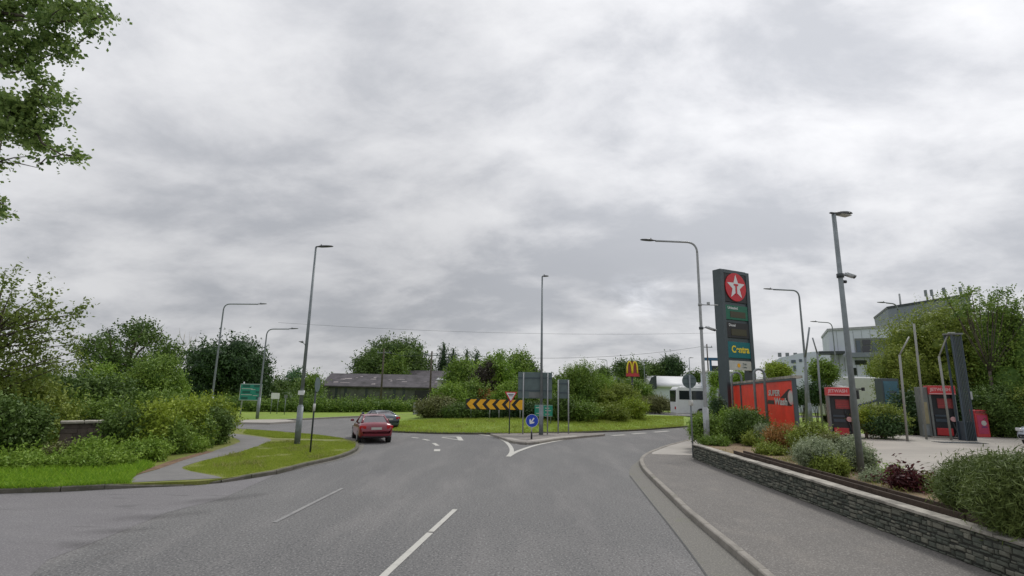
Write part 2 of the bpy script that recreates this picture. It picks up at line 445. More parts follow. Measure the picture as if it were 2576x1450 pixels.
# ------------------------------------------------------------------ mesh helpers
class MB:
    def __init__(s):
        s.v, s.f, s.mi, s.sm, s.t = [], [], [], [], []
    def add(s, vs, fs, mi=0, smooth=False, tint=0.0):
        o = len(s.v)
        s.v += [tuple(p) for p in vs]
        for f in fs:
            s.f.append([o + i for i in f]); s.mi.append(mi); s.sm.append(smooth); s.t.append(tint)
        return s
    def box(s, c, d, mi=0, rz=0.0, tint=0.0, taper=1.0):
        x, y, z = d[0] / 2, d[1] / 2, d[2] / 2
        ca, sa = math.cos(rz), math.sin(rz)
        vs = []
        for dz, k in ((-z, 1.0), (z, taper)):
            for a, b in ((-x, -y), (x, -y), (x, y), (-x, y)):
                a *= k; b *= k
                vs.append((c[0] + a * ca - b * sa, c[1] + a * sa + b * ca, c[2] + dz))
        return s.add(vs, [(3, 2, 1, 0), (4, 5, 6, 7), (0, 1, 5, 4), (1, 2, 6, 5), (2, 3, 7, 6), (3, 0, 4, 7)], mi, False, tint)
    def tube(s, pts, rad, n=10, mi=0, cap=True, smooth=True):
        pts = [Vector(p) for p in pts]
        if not isinstance(rad, (list, tuple)):
            rad = [rad] * len(pts)
        vs = []
        up = None
        for i, p in enumerate(pts):
            if i == 0: t = pts[1] - p
            elif i == len(pts) - 1: t = p - pts[-2]
            else: t = (pts[i + 1] - p).normalized() + (p - pts[i - 1]).normalized()
            t.normalize()
            if up is None:
                up = Vector((1, 0, 0)) if abs(t.x) < 0.9 else Vector((0, 1, 0))
            a = (up - t * up.dot(t)).normalized()
            up = a
            b = t.cross(a)
            for k in range(n):
                an = 2 * math.pi * k / n
                vs.append(p + (a * math.cos(an) + b * math.sin(an)) * rad[i])
        fs = []
        for i in range(len(pts) - 1):
            for k in range(n):
                k2 = (k + 1) % n
                fs.append((i * n + k, i * n + k2, (i + 1) * n + k2, (i + 1) * n + k))
        s.add(vs, fs, mi, smooth)
        if cap:
            o = len(s.v) - len(vs)
            s.f.append([o + k for k in range(n)][::-1]); s.mi.append(mi); s.sm.append(False); s.t.append(0)
            s.f.append([o + (len(pts) - 1) * n + k for k in range(n)]); s.mi.append(mi); s.sm.append(False); s.t.append(0)
        return s
    def prism(s, poly, axis, a, b, mi=0, smooth=False):
        """poly of 2D points extruded from a to b along axis ('x','y','z')"""
        n = len(poly)
        def P(q, h):
            if axis == 'z': return (q[0], q[1], h)
            if axis == 'y': return (q[0], h, q[1])
            return (h, q[0], q[1])
        vs = [P(q, a) for q in poly] + [P(q, b) for q in poly]
        fs = [tuple(range(n))[::-1], tuple(range(n, 2 * n))]
        s.add(vs, fs, mi, False)
        o = len(s.v) - 2 * n
        for i in range(n):
            j = (i + 1) % n
            s.f.append([o + i, o + j, o + n + j, o + n + i]); s.mi.append(mi); s.sm.append(smooth); s.t.append(0)
        return s
    def build(s, name, mats, parent=None, bevel=0.0, loc=None):
        me = bpy.data.meshes.new(name)
        me.from_pydata(s.v, [], s.f)
        if not isinstance(mats, (list, tuple)):
            mats = [mats]
        for m in mats:
            me.materials.append(m)
        me.polygons.foreach_set('material_index', s.mi)
        me.polygons.foreach_set('use_smooth', s.sm)
        if any(s.t):
            at = me.attributes.new('tint', 'FLOAT', 'FACE')
            at.data.foreach_set('value', s.t)
        bm = bmesh.new(); bm.from_mesh(me)
        bmesh.ops.recalc_face_normals(bm, faces=bm.faces)
        bm.to_mesh(me); bm.free()
        o = bpy.data.objects.new(name, me)
        COL.objects.link(o)
        if parent is not None:
            o.parent = parent
        if loc is not None:
            o.location = loc
        if bevel:
            bv = o.modifiers.new('bevel', 'BEVEL')
            bv.width = bevel; bv.segments = 2; bv.limit_method = 'ANGLE'
        return o

def tag(o, label, cat, group=None, kind=None):
    if label: o['label'] = label
    if cat: o['category'] = cat
    if group: o['group'] = group
    if kind: o['kind'] = kind
    return o

def thing(name, label, cat, loc, rz=0.0, group=None):
    o = bpy.data.objects.new(name, None)
    o.empty_display_size = 0.3
    COL.objects.link(o)
    o.location = loc
    o.rotation_euler = (0, 0, rz)
    return tag(o, label, cat, group)

def circ(r, n=28, cx=0, cz=0, sx=1.0, a0=0.0):
    return [(cx + r * sx * math.cos(a0 + 2 * math.pi * k / n), cz + r * math.sin(a0 + 2 * math.pi * k / n)) for k in range(n)]

def lettering(s, size, parent, loc, m, rz=0.0, sx=1.0, bold=0.0, shear=0.0, name='lettering', extrude=0.004):
    """text standing in the local XZ plane, read from -Y"""
    cu = bpy.data.curves.new('text', 'FONT')
    cu.body = s
    cu.size = size
    cu.align_x = 'CENTER'
    cu.align_y = 'CENTER'
    cu.extrude = extrude
    cu.offset = bold
    cu.shear = shear
    tmp = bpy.data.objects.new('tmp', cu)
    me = bpy.data.meshes.new_from_object(tmp)
    bpy.data.objects.remove(tmp)
    me.name = name
    me.transform(Matrix.Scale(sx, 4, (1, 0, 0)))
    me.transform(Matrix.Rotation(R(90), 4, 'X'))
    me.materials.clear()
    me.materials.append(m)
    o = bpy.data.objects.new(name, me)
    COL.objects.link(o)
    o.parent = parent
    o.location = loc
    o.rotation_euler = (0, 0, rz)
    return o

def sheet(name, poly, z, m, label=None, kind='structure', depth=0.0):
    """flat sheet, or a slab of the given depth, from 2D points"""
    mb = MB()
    n = len(poly)
    if depth:
        mb.prism(poly, 'z', z - depth, z)
    else:
        mb.add([(p[0], p[1], z) for p in poly], [tuple(range(n))])
    o = mb.build(name, m)
    for p in o.data.polygons:
        pass
    if kind: o['kind'] = kind
    return o

def smooth_line(pts, sub=5):
    """Catmull-Rom through 2D points"""
    out = []
    P = [Vector((p[0], p[1])) for p in pts]
    for i in range(len(P) - 1):
        p0 = P[max(i - 1, 0)]; p1 = P[i]; p2 = P[i + 1]; p3 = P[min(i + 2, len(P) - 1)]
        for k in range(sub):
            t = k / sub
            q = 0.5 * ((2 * p1) + (p2 - p0) * t + (2 * p0 - 5 * p1 + 4 * p2 - p3) * t * t + (3 * p1 - p0 - 3 * p2 + p3) * t ** 3)
            out.append((q.x, q.y))
    out.append((P[-1].x, P[-1].y))
    return out

def resample(pts, step):
    P = [Vector((p[0], p[1])) for p in pts]
    out = [P[0]]
    acc = 0
    for i in range(len(P) - 1):
        a, b = P[i], P[i + 1]
        l = (b - a).length
        if l < 1e-6: continue
        d = step - acc
        while d <= l:
            out.append(a + (b - a) * (d / l))
            d += step
        acc = (acc + l) % step
    if (out[-1] - P[-1]).length > 0.1:
        out.append(P[-1])
    return out

def ribbon(mb, pts, w, z, wend=None):
    P = [Vector((p[0], p[1])) for p in pts]
    vs = []
    n = len(P)
    for i, p in enumerate(P):
        t = (P[min(i + 1, n - 1)] - P[max(i - 1, 0)]).normalized()
        nn = Vector((-t.y, t.x))
        ww = w if wend is None else w + (wend - w) * i / (n - 1)
        vs += [(p.x + nn.x * ww / 2, p.y + nn.y * ww / 2, z), (p.x - nn.x * ww / 2, p.y - nn.y * ww / 2, z)]
    mb.add(vs, [(2 * i, 2 * i + 1, 2 * i + 3, 2 * i + 2) for i in range(n - 1)])

def kerb_run(name, pts, w, z0, z1, m, step=0.91, gap=0.012, dips=None):
    P = resample(pts, step)
    mb = MB()
    rnd = random.Random(5)
    for i in range(len(P) - 1):
        a, b = P[i], P[i + 1]
        t = (b - a)
        l = t.length
        if l < 0.05: continue
        t.normalize()
        nn = Vector((-t.y, t.x)) * w / 2
        a2, b2 = a + t * gap / 2, b - t * gap / 2
        j = rnd.uniform(-0.006, 0.006)
        def zt(q):
            h = z1
            if dips:
                for (cx_, cy_, r_, low) in dips:
                    d = math.hypot(q.x - cx_, q.y - cy_)
                    k = max(0, min(1, (d - r_) / 1.0))
                    h = min(h, low + (z1 - low) * k)
            return h + j
        za, zb = zt(a), zt(b)
        ch = 0.02
        ins = 1 - ch / (w / 2)
        vs = []
        for q, z in ((a2, za), (b2, zb)):
            vs += [(q.x + nn.x, q.y + nn.y, z0), (q.x - nn.x, q.y - nn.y, z0), (q.x - nn.x, q.y - nn.y, z - ch),
                   (q.x - nn.x * ins, q.y - nn.y * ins, z), (q.x + nn.x * ins, q.y + nn.y * ins, z), (q.x + nn.x, q.y + nn.y, z - ch)]
        fs = [(k, (k + 1) % 6, 6 + (k + 1) % 6, 6 + k) for k in range(6)] + [(5, 4, 3, 2, 1, 0), (6, 7, 8, 9, 10, 11)]
        mb.add(vs, fs)
    o = mb.build(name, m)
    o['kind'] = 'structure'
    return o

# ------------------------------------------------------------------ foliage
def quads_object(name, V, F4, tint, m, parent=None, mi=None, mats=None, smooth=False):
    me = bpy.data.meshes.new(name)
    nv, nf = len(V), len(F4)
    me.vertices.add(nv)
    me.vertices.foreach_set('co', np.asarray(V, dtype=np.float32).ravel())
    me.loops.add(nf * 4)
    me.loops.foreach_set('vertex_index', np.asarray(F4, dtype=np.int32).ravel())
    me.polygons.add(nf)
    me.polygons.foreach_set('loop_start', np.arange(0, nf * 4, 4, dtype=np.int32))
    for mm in (mats or [m]):
        me.materials.append(mm)
    if mi is not None:
        me.polygons.foreach_set('material_index', np.asarray(mi, dtype=np.int32))
    me.update(calc_edges=True)
    at = me.attributes.new('tint', 'FLOAT', 'FACE')
    at.data.foreach_set('value', np.asarray(tint, dtype=np.float32))
    o = bpy.data.objects.new(name, me)
    COL.objects.link(o)
    if parent is not None:
        o.parent = parent
    return o

def cube_sphere(n=4):
    vs, fs = [], []
    for ax in range(3):
        for sg in (-1, 1):
            o = len(vs)
            for i in range(n + 1):
                for j in range(n + 1):
                    p = [0, 0, 0]
                    p[ax] = sg
                    p[(ax + 1) % 3] = math.tan((2 * i / n - 1) * math.pi / 4)
                    p[(ax + 2) % 3] = math.tan((2 * j / n - 1) * math.pi / 4)
                    l = math.sqrt(sum(q * q for q in p))
                    vs.append([q / l for q in p])
            for i in range(n):
                for j in range(n):
                    a = o + i * (n + 1) + j
                    fs.append((a, a + 1, a + n + 2, a + n + 1))
    return np.array(vs), np.array(fs)
CSV, CSF = cube_sphere(4)

def leaves(name, blobs, n, leaf, m, parent=None, core=0.62, aspect=0.5, seed=1, up=0.0, spread=1.0, inner=0.55, clump=0.5, droop=0.0):
    """crown of n leaf faces spread through the outer part of overlapping lumps; blobs = (x,y,z,rx,ry,rz)"""
    rng = np.random.default_rng(seed)
    B = np.array(blobs, dtype=float)
    w = B[:, 3] * B[:, 4] + B[:, 3] * B[:, 5] + B[:, 4] * B[:, 5]
    idx = rng.choice(len(B), n, p=w / w.sum())
    d = rng.normal(size=(n, 3)); d /= np.linalg.norm(d, axis=1)[:, None]
    # lumpy outline
    ph = rng.uniform(0, 6.28, (len(B), 4))
    lump = (0.11 * np.sin(5.1 * d[:, 0] + ph[idx, 0]) * np.sin(4.3 * d[:, 2] + ph[idx, 1])
            + 0.10 * np.sin(7.3 * d[:, 1] + ph[idx, 2]) * np.sin(6.7 * d[:, 0] + ph[idx, 3])
            + 0.06 * np.sin(13 * d[:, 2] + ph[idx, 1]) * np.sin(12 * d[:, 1] + ph[idx, 0]))
    rad = (inner + (1.0 - inner) * rng.random(n) ** 0.6) * (1 + lump)
    # stray sprays past the outline
    st = rng.random(n) < 0.05 * spread
    rad[st] *= 1 + 0.16 * rng.random(st.sum())
    pos = B[idx, :3] + d * B[idx, 3:6] * rad[:, None]
    # twig clumps: pull groups of leaves together
    if clump > 0:
        per = int(6 + 22 * clump)
        k = max(8, n // per)
        ci = rng.integers(0, k, n)              # the first k leaves are the twig centres
        loose = rng.random(n) < 0.25
        newpos = pos[ci] + rng.normal(size=(n, 3)) * leaf * (1.9 - 0.9 * clump) * np.array([1, 1, 0.8])
        newpos[loose] = pos[loose]
        pos = newpos
        idx = np.where(loose, idx, idx[ci])
        d = np.where(loose[:, None], d, d[ci])
        ctint = rng.random(k)[ci]
    else:
        ctint = rng.random(n)
    # shoots: rows of leaves running out past the outline
    ns = int(n * 0.035 * spread)
    if ns > 4:
        per_s = 7
        si_ = rng.integers(0, n, ns)
        sd_ = d[si_] * 0.75 + rng.normal(size=(ns, 3)) * 0.35
        sd_[:, 2] += 0.45 - 0.5 * droop
        sd_ /= np.linalg.norm(sd_, axis=1)[:, None]
        sl = leaf * rng.uniform(2.0, 5.5 if aspect > .2 else 2.6, ns)
        base_s = B[idx[si_], :3] + d[si_] * B[idx[si_], 3:6] * 0.97
        tt = np.tile(np.linspace(0.0, 1.0, per_s), ns)
        rep = np.repeat(np.arange(ns), per_s)
        sp_ = base_s[rep] + sd_[rep] * (sl[rep] * tt)[:, None] + rng.normal(size=(ns * per_s, 3)) * leaf * 0.25
        pos = np.vstack([pos, sp_]); d = np.vstack([d, sd_[rep]])
        idx = np.concatenate([idx, idx[si_][rep]]); ctint = np.concatenate([ctint, 0.35 + 0.65 * rng.random(ns)[rep]])
        n = len(pos)
    nrm = d * 0.7 + rng.normal(size=(n, 3)) * 0.75
    nrm[:, 2] += up
    nrm /= np.linalg.norm(nrm, axis=1)[:, None]
    t = rng.normal(size=(n, 3))
    t[:, 2] -= droop
    t -= nrm * (t * nrm).sum(1)[:, None]
    t /= np.linalg.norm(t, axis=1)[:, None]
    b = np.cross(nrm, t)
    s = leaf * rng.uniform(0.55, 1.5, n)[:, None]
    V = np.empty((n, 4, 3))
    V[:, 0] = pos - t * s * 0.5
    V[:, 1] = pos + b * s * 0.5 * aspect + t * s * 0.05
    V[:, 2] = pos + t * s * 0.5
    V[:, 3] = pos - b * s * 0.5 * aspect + t * s * 0.05
    V = V.reshape(-1, 3)
    F = np.arange(n * 4).reshape(-1, 4)
    bt = rng.random(len(B))
    tint = np.clip(0.36 * bt[idx] + 0.46 * ctint + 0.3 * rng.random(n) - 0.06, 0, 1)
    if core > 0:  # solid lumps added inside the crown to block light, tinted dark
        cv, cf, ct = [], [], []
        o = n * 4
        for i in range(len(B)):
            jit = 1 + 0.16 * np.sin(CSV[:, [0]] * 4 + ph[i, 0]) * np.sin(CSV[:, [2]] * 5 + ph[i, 1])
            cv.append(B[i, :3] + CSV * B[i, 3:6] * core * jit)
            cf.append(CSF + o); o += len(CSV)
            ct.append(np.full(len(CSF), 0.1))
        V = np.vstack([V] + cv); F = np.vstack([F] + cf); tint = np.concatenate([tint] + ct)
    return quads_object(name, V, F, tint, m, parent)

def crown_blobs(rx, ry, z0, z1, n, seed, lumpy=0.42, flat=False, cx=0, cy=0, taper=0.0, hollow=False):
    """lumps filling an ellipsoid between heights z0 and z1"""
    rnd = random.Random(seed)
    zc, rz = (z0 + z1) / 2, (z1 - z0) / 2
    out = []
    k = lumpy
    if not hollow: out.append((cx, cy, zc - rz * 0.1, rx * 0.66, ry * 0.66, rz * 0.66))
    for i in range(n):
        a = i * 2.39996 + rnd.uniform(-0.4, 0.4)
        zz = 1 - 2 * (i + 0.5) / n
        zz = max(-0.85, min(0.97, zz + rnd.uniform(-0.12, 0.12)))
        rr = math.sqrt(max(0, 1 - zz * zz))
        q = rnd.uniform(0.50, 0.72) + (0.18 if hollow else 0)
        s = k * rnd.uniform(0.7, 1.25)
        tp = 1 - taper * max(0, zz)
        out.append((cx + rx * q * rr * math.cos(a) * tp, cy + ry * q * rr * math.sin(a) * tp, zc + rz * q * zz * 1.08,
                    rx * s, ry * s, rz * s * 0.95))
    # fit the lumps to the stated bounds
    A = np.array(out)
    for ax, (lo_, hi_) in enumerate(((cx - rx, cx + rx), (cy - ry, cy + ry), (z0, z1))):
        mn = (A[:, ax] - A[:, 3 + ax]).min(); mx = (A[:, ax] + A[:, 3 + ax]).max()
        s = (hi_ - lo_) / (mx - mn) * 0.97
        A[:, ax] = (lo_ + hi_) / 2 + (A[:, ax] - (mn + mx) / 2) * s
        A[:, 3 + ax] *= s
    return [tuple(r) for r in A]

def limbs(mb, base, blobs, r0, rnd, fork=0.45, mi=0):
    """tapered trunk with a limb running out to each lump"""
    base = Vector(base)
    zc = sum(b[2] for b in blobs) / len(blobs)
    cx = sum(b[0] for b in blobs) / len(blobs); cy = sum(b[1] for b in blobs) / len(blobs)
    top = Vector((cx, cy, zc))
    zf = base.z + (zc - base.z) * fork
    fk = base + (top - base) * fork
    pts = [base, base + (fk - base) * 0.5 + Vector((rnd.uniform(-.1, .1) * r0 * 3, rnd.uniform(-.1, .1) * r0 * 3, 0)), fk, top]
    mb.tube(pts, [r0 * 1.15, r0 * 0.9, r0 * 0.75, r0 * 0.3], 9, mi)
    for b in blobs[1:]:
        e = Vector(b[:3])
        s = base + (top - base) * rnd.uniform(fork, 0.9)
        mid = s + (e - s) * 0.5 + Vector((rnd.uniform(-1, 1), rnd.uniform(-1, 1), rnd.uniform(-.3, 1))) * (e - s).length * 0.13
        mb.tube([s, mid, e + (e - s) * 0.25], [r0 * 0.38, r0 * 0.24, r0 * 0.05], 6, mi)

NS = [100]
def tree(kind, label, pxc, pyt, pyb, wpx, Y, lm, n, leaf, zb=0.1, seed=None, nb=12, core=0.6, lumpy=0.42, trunk_r=None,
         group=None, bark='bark', taper=0.0, deep=1.0, cat='tree', blobs=None, inner=0.5, aspect=0.5, droop=0.0, base_px=None, clump=0.5, hollow=False):
    """tree whose crown is centred on photo column pxc and runs from row pyt (top) to pyb (bottom), at depth Y"""
    NS[0] += 1
    seed = seed or NS[0]
    top, bot = W(pxc, pyt, Y), W(pxc, pyb, Y)
    x = (top.x + bot.x) / 2
    rx = wpx / 2 / 1288.0 * Y
    z1, z0 = top.z, bot.z
    bx = x if base_px is None else W(base_px, pyb, Y).x
    t = thing(kind, label, cat, (bx, Y, zb), 0, group)
    bl = blobs or crown_blobs(rx, rx * deep, z0 - zb, z1 - zb, nb, seed, lumpy, cx=x - bx, taper=taper, hollow=hollow)
    leaves('crown', bl, n, leaf, lm, t, core, aspect, seed, inner=inner, droop=droop, clump=clump)
    mb = MB()
    limbs(mb, (0, 0, -0.1), bl, trunk_r or max(0.12, rx * 0.07), random.Random(seed))
    mb.build('trunk', M[bark], t)
    return t

def shrub(kind, label, pxc, pyt, pyb, wpx, Y, lm, n, leaf, zb=0.1, nb=8, core=0.5, group=None, deep=0.8, cat='shrub', lumpy=0.31,
          seed=None, aspect=0.5, inner=0.55, droop=0.0, up=0.0, spread=1.0, stems=True, taper=0.0, clump=0.5):
    NS[0] += 1
    seed = seed or NS[0]
    top, bot = W(pxc, pyt, Y), W(pxc, pyb, Y)
    x = (top.x + bot.x) / 2
    rx = wpx / 2 / 1288.0 * Y
    z1 = top.z - zb
    z0 = min(bot.z - zb, z1 - 0.2)
    t = thing(kind, label, cat, (x, Y, zb), 0, group)
    bl = crown_blobs(rx, rx * deep, z0, z1, int(nb * 1.8), seed, lumpy, taper=taper)
    leaves('foliage', bl, int(n * 1.25), leaf, lm, t, core, aspect, seed, inner=inner, droop=droop, up=up, spread=spread, clump=clump)
    if stems:
        mb = MB()
        rnd = random.Random(seed)
        for b in bl[:6]:
            mb.tube([(rnd.uniform(-.1, .1), rnd.uniform(-.1, .1), -0.05), (b[0] * .5, b[1] * .5, max(0.05, b[2] * .5)), b[:3]],
                    [0.03, 0.025, 0.008], 6)
        mb.build('stems', M['bark'], t)
    return t

def hedge(kind, label, pts, h, w, lm, n, leaf, zb=0.1, core=0.7, step=1.2, seed=None, cat='hedge', group=None, vary=0.18, z0=0.0):
    """hedge along 2D world points"""
    NS[0] += 1
    seed = seed or NS[0]
    rnd = random.Random(seed)
    P = resample(pts, step)
    ox, oy = P[0].x, P[0].y
    bl = []
    for p in P:
        hh = h * rnd.uniform(1 - vary, 1 + vary)
        bl.append((p.x - ox + rnd.uniform(-.2, .2) * w, p.y - oy + rnd.uniform(-.2, .2) * w, hh * 0.45, step * 0.85, w * 0.55, hh * 0.58))
    o = leaves(kind, bl, n, leaf, lm, None, core, 0.5, seed)
    o.location = (ox, oy, zb)
    return tag(o, label, cat, group)

def pts_in_poly(poly, n, rng):
    P = np.array(poly)
    lo, hi = P.min(0), P.max(0)
    out = np.empty((0, 2))
    while len(out) < n:
        q = rng.uniform(lo, hi, (n * 2, 2))
        ins = np.zeros(len(q), bool)
        j = len(P) - 1
        for i in range(len(P)):
            a, b = P[i], P[j]
            c = ((a[1] > q[:, 1]) != (b[1] > q[:, 1])) & (q[:, 0] < (b[0] - a[0]) * (q[:, 1] - a[1]) / (b[1] - a[1] + 1e-12) + a[0])
            ins ^= c
            j = i
        out = np.vstack([out, q[ins]])
    return out[:n]

def blades(name, label, poly, n, h, w, z, lm, seed, hvar=0.5, lean=0.45, noise=0.0):
    rng = np.random.default_rng(seed)
    q = pts_in_poly(poly, n, rng)
    if noise != 0:
        f = np.sin(q[:, 0] * 1.7 + 1) * np.sin(q[:, 1] * 1.3) + 0.6 * np.sin(q[:, 0] * 4.1) * np.sin(q[:, 1] * 3.7 + 2) + rng.normal(size=n) * 0.35
        keep = f > -noise
        q = q[keep]; n = len(q)
    an = rng.uniform(0, 6.283, n)
    hh = h * rng.uniform(1 - hvar, 1 + hvar, n)
    ww = w * rng.uniform(0.7, 1.3, n)
    zz = z if np.isscalar(z) else z(q)
    base = np.column_stack([q, np.full(n, zz) if np.isscalar(zz) else zz])
    sd_ = np.column_stack([np.cos(an), np.sin(an), np.zeros(n)])
    la = rng.uniform(0, 6.283, n)
    ln = np.column_stack([np.cos(la), np.sin(la), np.zeros(n)]) * (hh * rng.uniform(0.1, lean * 2, n))[:, None]
    V = np.empty((n, 4, 3))
    V[:, 0] = base - sd_ * ww[:, None] / 2
    V[:, 1] = base + sd_ * ww[:, None] / 2
    V[:, 2] = base + ln + sd_ * ww[:, None] * 0.2
    V[:, 2, 2] += hh
    V[:, 3] = base + ln * 0.8 - sd_ * ww[:, None] * 0.2
    V[:, 3, 2] += hh * 0.9
    o = quads_object(name, V.reshape(-1, 3), np.arange(n * 4).reshape(-1, 4), rng.random(n), lm)
    return tag(o, label, 'grass', None, 'stuff')

# ------------------------------------------------------------------ the setting: ground, road, verges, pavement
def z2(pts, z=0.12):
    return [G2(x, y, z) for x, y in pts]

sheet('ground', [(-1500, -60), (1500, -60), (1500, 2500), (-1500, 2500)], -0.06, M['field'])
sheet('road', [(-75, -14), (70, -14), (70, 74), (-75, 74)], 0.0, M['asphalt'])
# smoother side road surface at the left
side = z2([(-500, 1250), (0, 1240), (330, 1222), (560, 1212), (700, 1192)], 0) + z2([(560, 1255), (420, 1290), (300, 1340), (120, 1410), (20, 1500), (-900, 1760)], 0)
side += [(-60, 1.0), (-60, 12.0)]
sheet('side_road', side, 0.004, M['asphalt_smooth'])

# left verge with its kerb
VK = [(-900, 1262), (-400, 1247), (0, 1229), (150, 1225), (330, 1216), (430, 1212), (520, 1208), (640, 1192), (700, 1182), (770, 1164),
      (840, 1149), (880, 1136), (897, 1125), (897, 1113), (880, 1106), (850, 1101), (800, 1094), (700, 1085), (610, 1079), (520, 1074), (300, 1066), (0, 1052)]
vkw = smooth_line(z2(VK), 5)
verge_poly = vkw + [(-70, 36), (-70, 13.5)]
sheet('grass_verge', verge_poly, 0.11, M['grass_dry'], depth=0.2)
dip = G(455, 1213, 0.05)
kerb_run('kerb', vkw, 0.15, -0.02, 0.125, M['kerb_mossy'], dips=[(dip.x, dip.y, 0.5, 0.03)])
# footpath across the verge
fp = z2([(325, 1214), (345, 1196), (400, 1180), (449, 1160), (527, 1138), (592, 1117), (604, 1110), (588, 1101), (560, 1094), (500, 1088)], 0.118)
fp += z2([(560, 1089), (629, 1096), (678, 1104), (672, 1114), (592, 1141), (514, 1158), (470, 1171), (458, 1178), (480, 1186), (540, 1197), (560, 1203)], 0.118)
sheet('footpath', smooth_line(fp, 3), 0.118, M['path'])
mb = MB()
ribbon(mb, smooth_line(z2([(676, 1105), (740, 1106), (834, 1109), (868, 1112)], 0.13), 4), 0.09, 0.134)
o = mb.build('path_edging', M['coping']); o['kind'] = 'structure'
mb = MB()
ribbon(mb, smooth_line(z2([(300, 1203), (345, 1190), (400, 1175), (449, 1158), (527, 1136)], 0.12), 4), 0.35, 0.122)
o = mb.build('leaf_litter_strip', M['leaf_litter']); o['kind'] = 'structure'
# paler gutter channel along the verge kerb
mb = MB()
ribbon(mb, smooth_line(z2([(470, 1222), (640, 1201), (770, 1174), (850, 1156), (893, 1140), (908, 1124), (905, 1111), (880, 1103)], 0), 5), 0.28, 0.008)
ribbon(mb, smooth_line(z2([(640, 1062), (720, 1059), (800, 1055), (900, 1051), (1010, 1047)], 0), 4), 0.35, 0.008)
o = mb.build('gutter_channel', M['gutter']); o['kind'] = 'structure'

# far verge beyond the roundabout
fv = z2([(-700, 1068), (0, 1063), (450, 1060), (600, 1057), (740, 1054), (870, 1048), (1000, 1044), (1046, 1042)])
fvw = smooth_line(fv, 4) + smooth_line([(-9.0, 59), (-3, 67), (8, 71), (22, 72), (44, 70), (90, 64)], 4)
sheet('far_verge', fvw + [(400, 80), (400, 700), (-400, 700), (-400, 44)], 0.11, M['grass'], depth=0.2)
kerb_run('far_kerb', fvw[1:-1], 0.16, -0.02, 0.13, M['kerb'], step=1.8)
# paved splitter island in the left arm
si = z2([(600, 1063), (680, 1064), (745, 1060), (720, 1056), (650, 1056), (600, 1058)])
sheet('paved_island', si, 0.13, M['pale_concrete'], depth=0.15)

# roundabout: mown mound
ri = smooth_line(z2([(985, 1083), (1100, 1087), (1200, 1088.5), (1300, 1088), (1450, 1085.5), (1600, 1080), (1735, 1071)], 0.12)
     + [(19.2, 46.5), (22.5, 52), (20, 56.5), (12, 59), (0, 59.5), (-8, 57.5), (-11, 53), (-11.6, 46), (-10.6, 39)]
     + z2([(985, 1083)], 0.12), 5)[:-1]
ctr = (5.0, 47.0)
mb = MB()
rings = [(1.0, -0.05), (1.0, 0.11), (0.93, 0.19), (0.84, 0.34), (0.7, 0.52), (0.5, 0.64), (0.25, 0.7)]
n = len(ri)
vs = []
for k, z in rings:
    for p in ri:
        vs.append((ctr[0] + (p[0] - ctr[0]) * k, ctr[1] + (p[1] - ctr[1]) * k, z))
vs.append((ctr[0], ctr[1], 0.72))
fs = []
for r in range(len(rings) - 1):
    for i in range(n):
        j = (i + 1) % n
        fs.append((r * n + i, r * n + j, (r + 1) * n + j, (r + 1) * n + i))
for i in range(n):
    fs.append(((len(rings) - 1) * n + i, (len(rings) - 1) * n + (i + 1) % n, len(vs) - 1))
mb.add(vs, fs, 0, True)
o = mb.build('roundabout_island', M['grass']); o['kind'] = 'structure'
kerb_run('roundabout_kerb', ri + [ri[0]], 0.14, -0.02, 0.12, M['kerb_mossy'], step=1.2)
def island_z(x, y):
    best = 9
    d = math.hypot(x - ctr[0], y - ctr[1])
    an = math.atan2(y - ctr[1], x - ctr[0])
    # radius of the outline in that direction
    rr = min(((abs(math.atan2(math.sin(math.atan2(p[1] - ctr[1], p[0] - ctr[0]) - an), math.cos(math.atan2(p[1] - ctr[1], p[0] - ctr[0]) - an))),
               math.hypot(p[0] - ctr[0], p[1] - ctr[1])) for p in ri))[1]
    k = d / rr
    ks = [r[0] for r in rings[1:]][::-1] ; zs = [r[1] for r in rings[1:]][::-1]
    return float(np.interp(k, [0] + ks, [0.72] + zs))

# splitter island in front of the roundabout
spl = smooth_line(z2([(1236, 1091.5), (1262, 1100), (1292, 1110), (1326, 1113.5), (1362, 1110), (1398, 1104), (1462, 1097), (1522, 1091.5), (1450, 1089.3), (1340, 1090.5), (1236, 1091.5)]), 4)[:-1]
sheet('splitter_island', spl, 0.11, M['island_paving'], depth=0.15)
mb = MB(); ribbon(mb, smooth_line(z2([(1272, 1101), (1300, 1107), (1326, 1109.5), (1360, 1106.5), (1400, 1101), (1450, 1097)], .115), 4), 0.45, 0.116)
mb.build('pale_paving_band', M['pale_concrete'])['kind'] = 'structure'
kerb_run('splitter_kerb', spl + [spl[0]], 0.13, -0.02, 0.125, M['kerb'], step=0.9)

# road markings
mb = MB()
MZ = [0.008]
def mark(pts, w, wend=None, sub=4):
    MZ[0] = 0.008 if MZ[0] > 0.011 else MZ[0] + 0.002
    ribbon(mb, smooth_line(z2(pts, 0.0), sub), w, MZ[0], wend)
mark([(1166, 1090), (1205, 1093.5), (1244, 1099.5), (1266, 1108), (1280, 1119), (1287, 1131), (1286, 1140), (1281, 1147)], 0.20)
mark([(1278, 1149.5), (1292, 1141), (1308, 1134), (1346, 1121.5), (1397, 1111), (1440, 1104), (1520, 1096)], 0.22)
mark([(1296, 1117.5), (1330, 1119.5)], 0.2)
mark([(1540, 1096.5), (1572, 1094.5)], 0.3); mark([(1590, 1092.5), (1625, 1090)], 0.3); mark([(1645, 1088), (1682, 1085)], 0.3)
mb.build('white_line', M['paint'])['kind'] = 'structure'
mb = MB()
mark([(1036, 1101), (1053, 1103)], 0.2); mark([(1064, 1105.5), (1079, 1109)], 0.2); mark([(1091, 1115.5), (1101, 1122)], 0.2); mark([(1100, 1131), (1099, 1136)], 0.28)
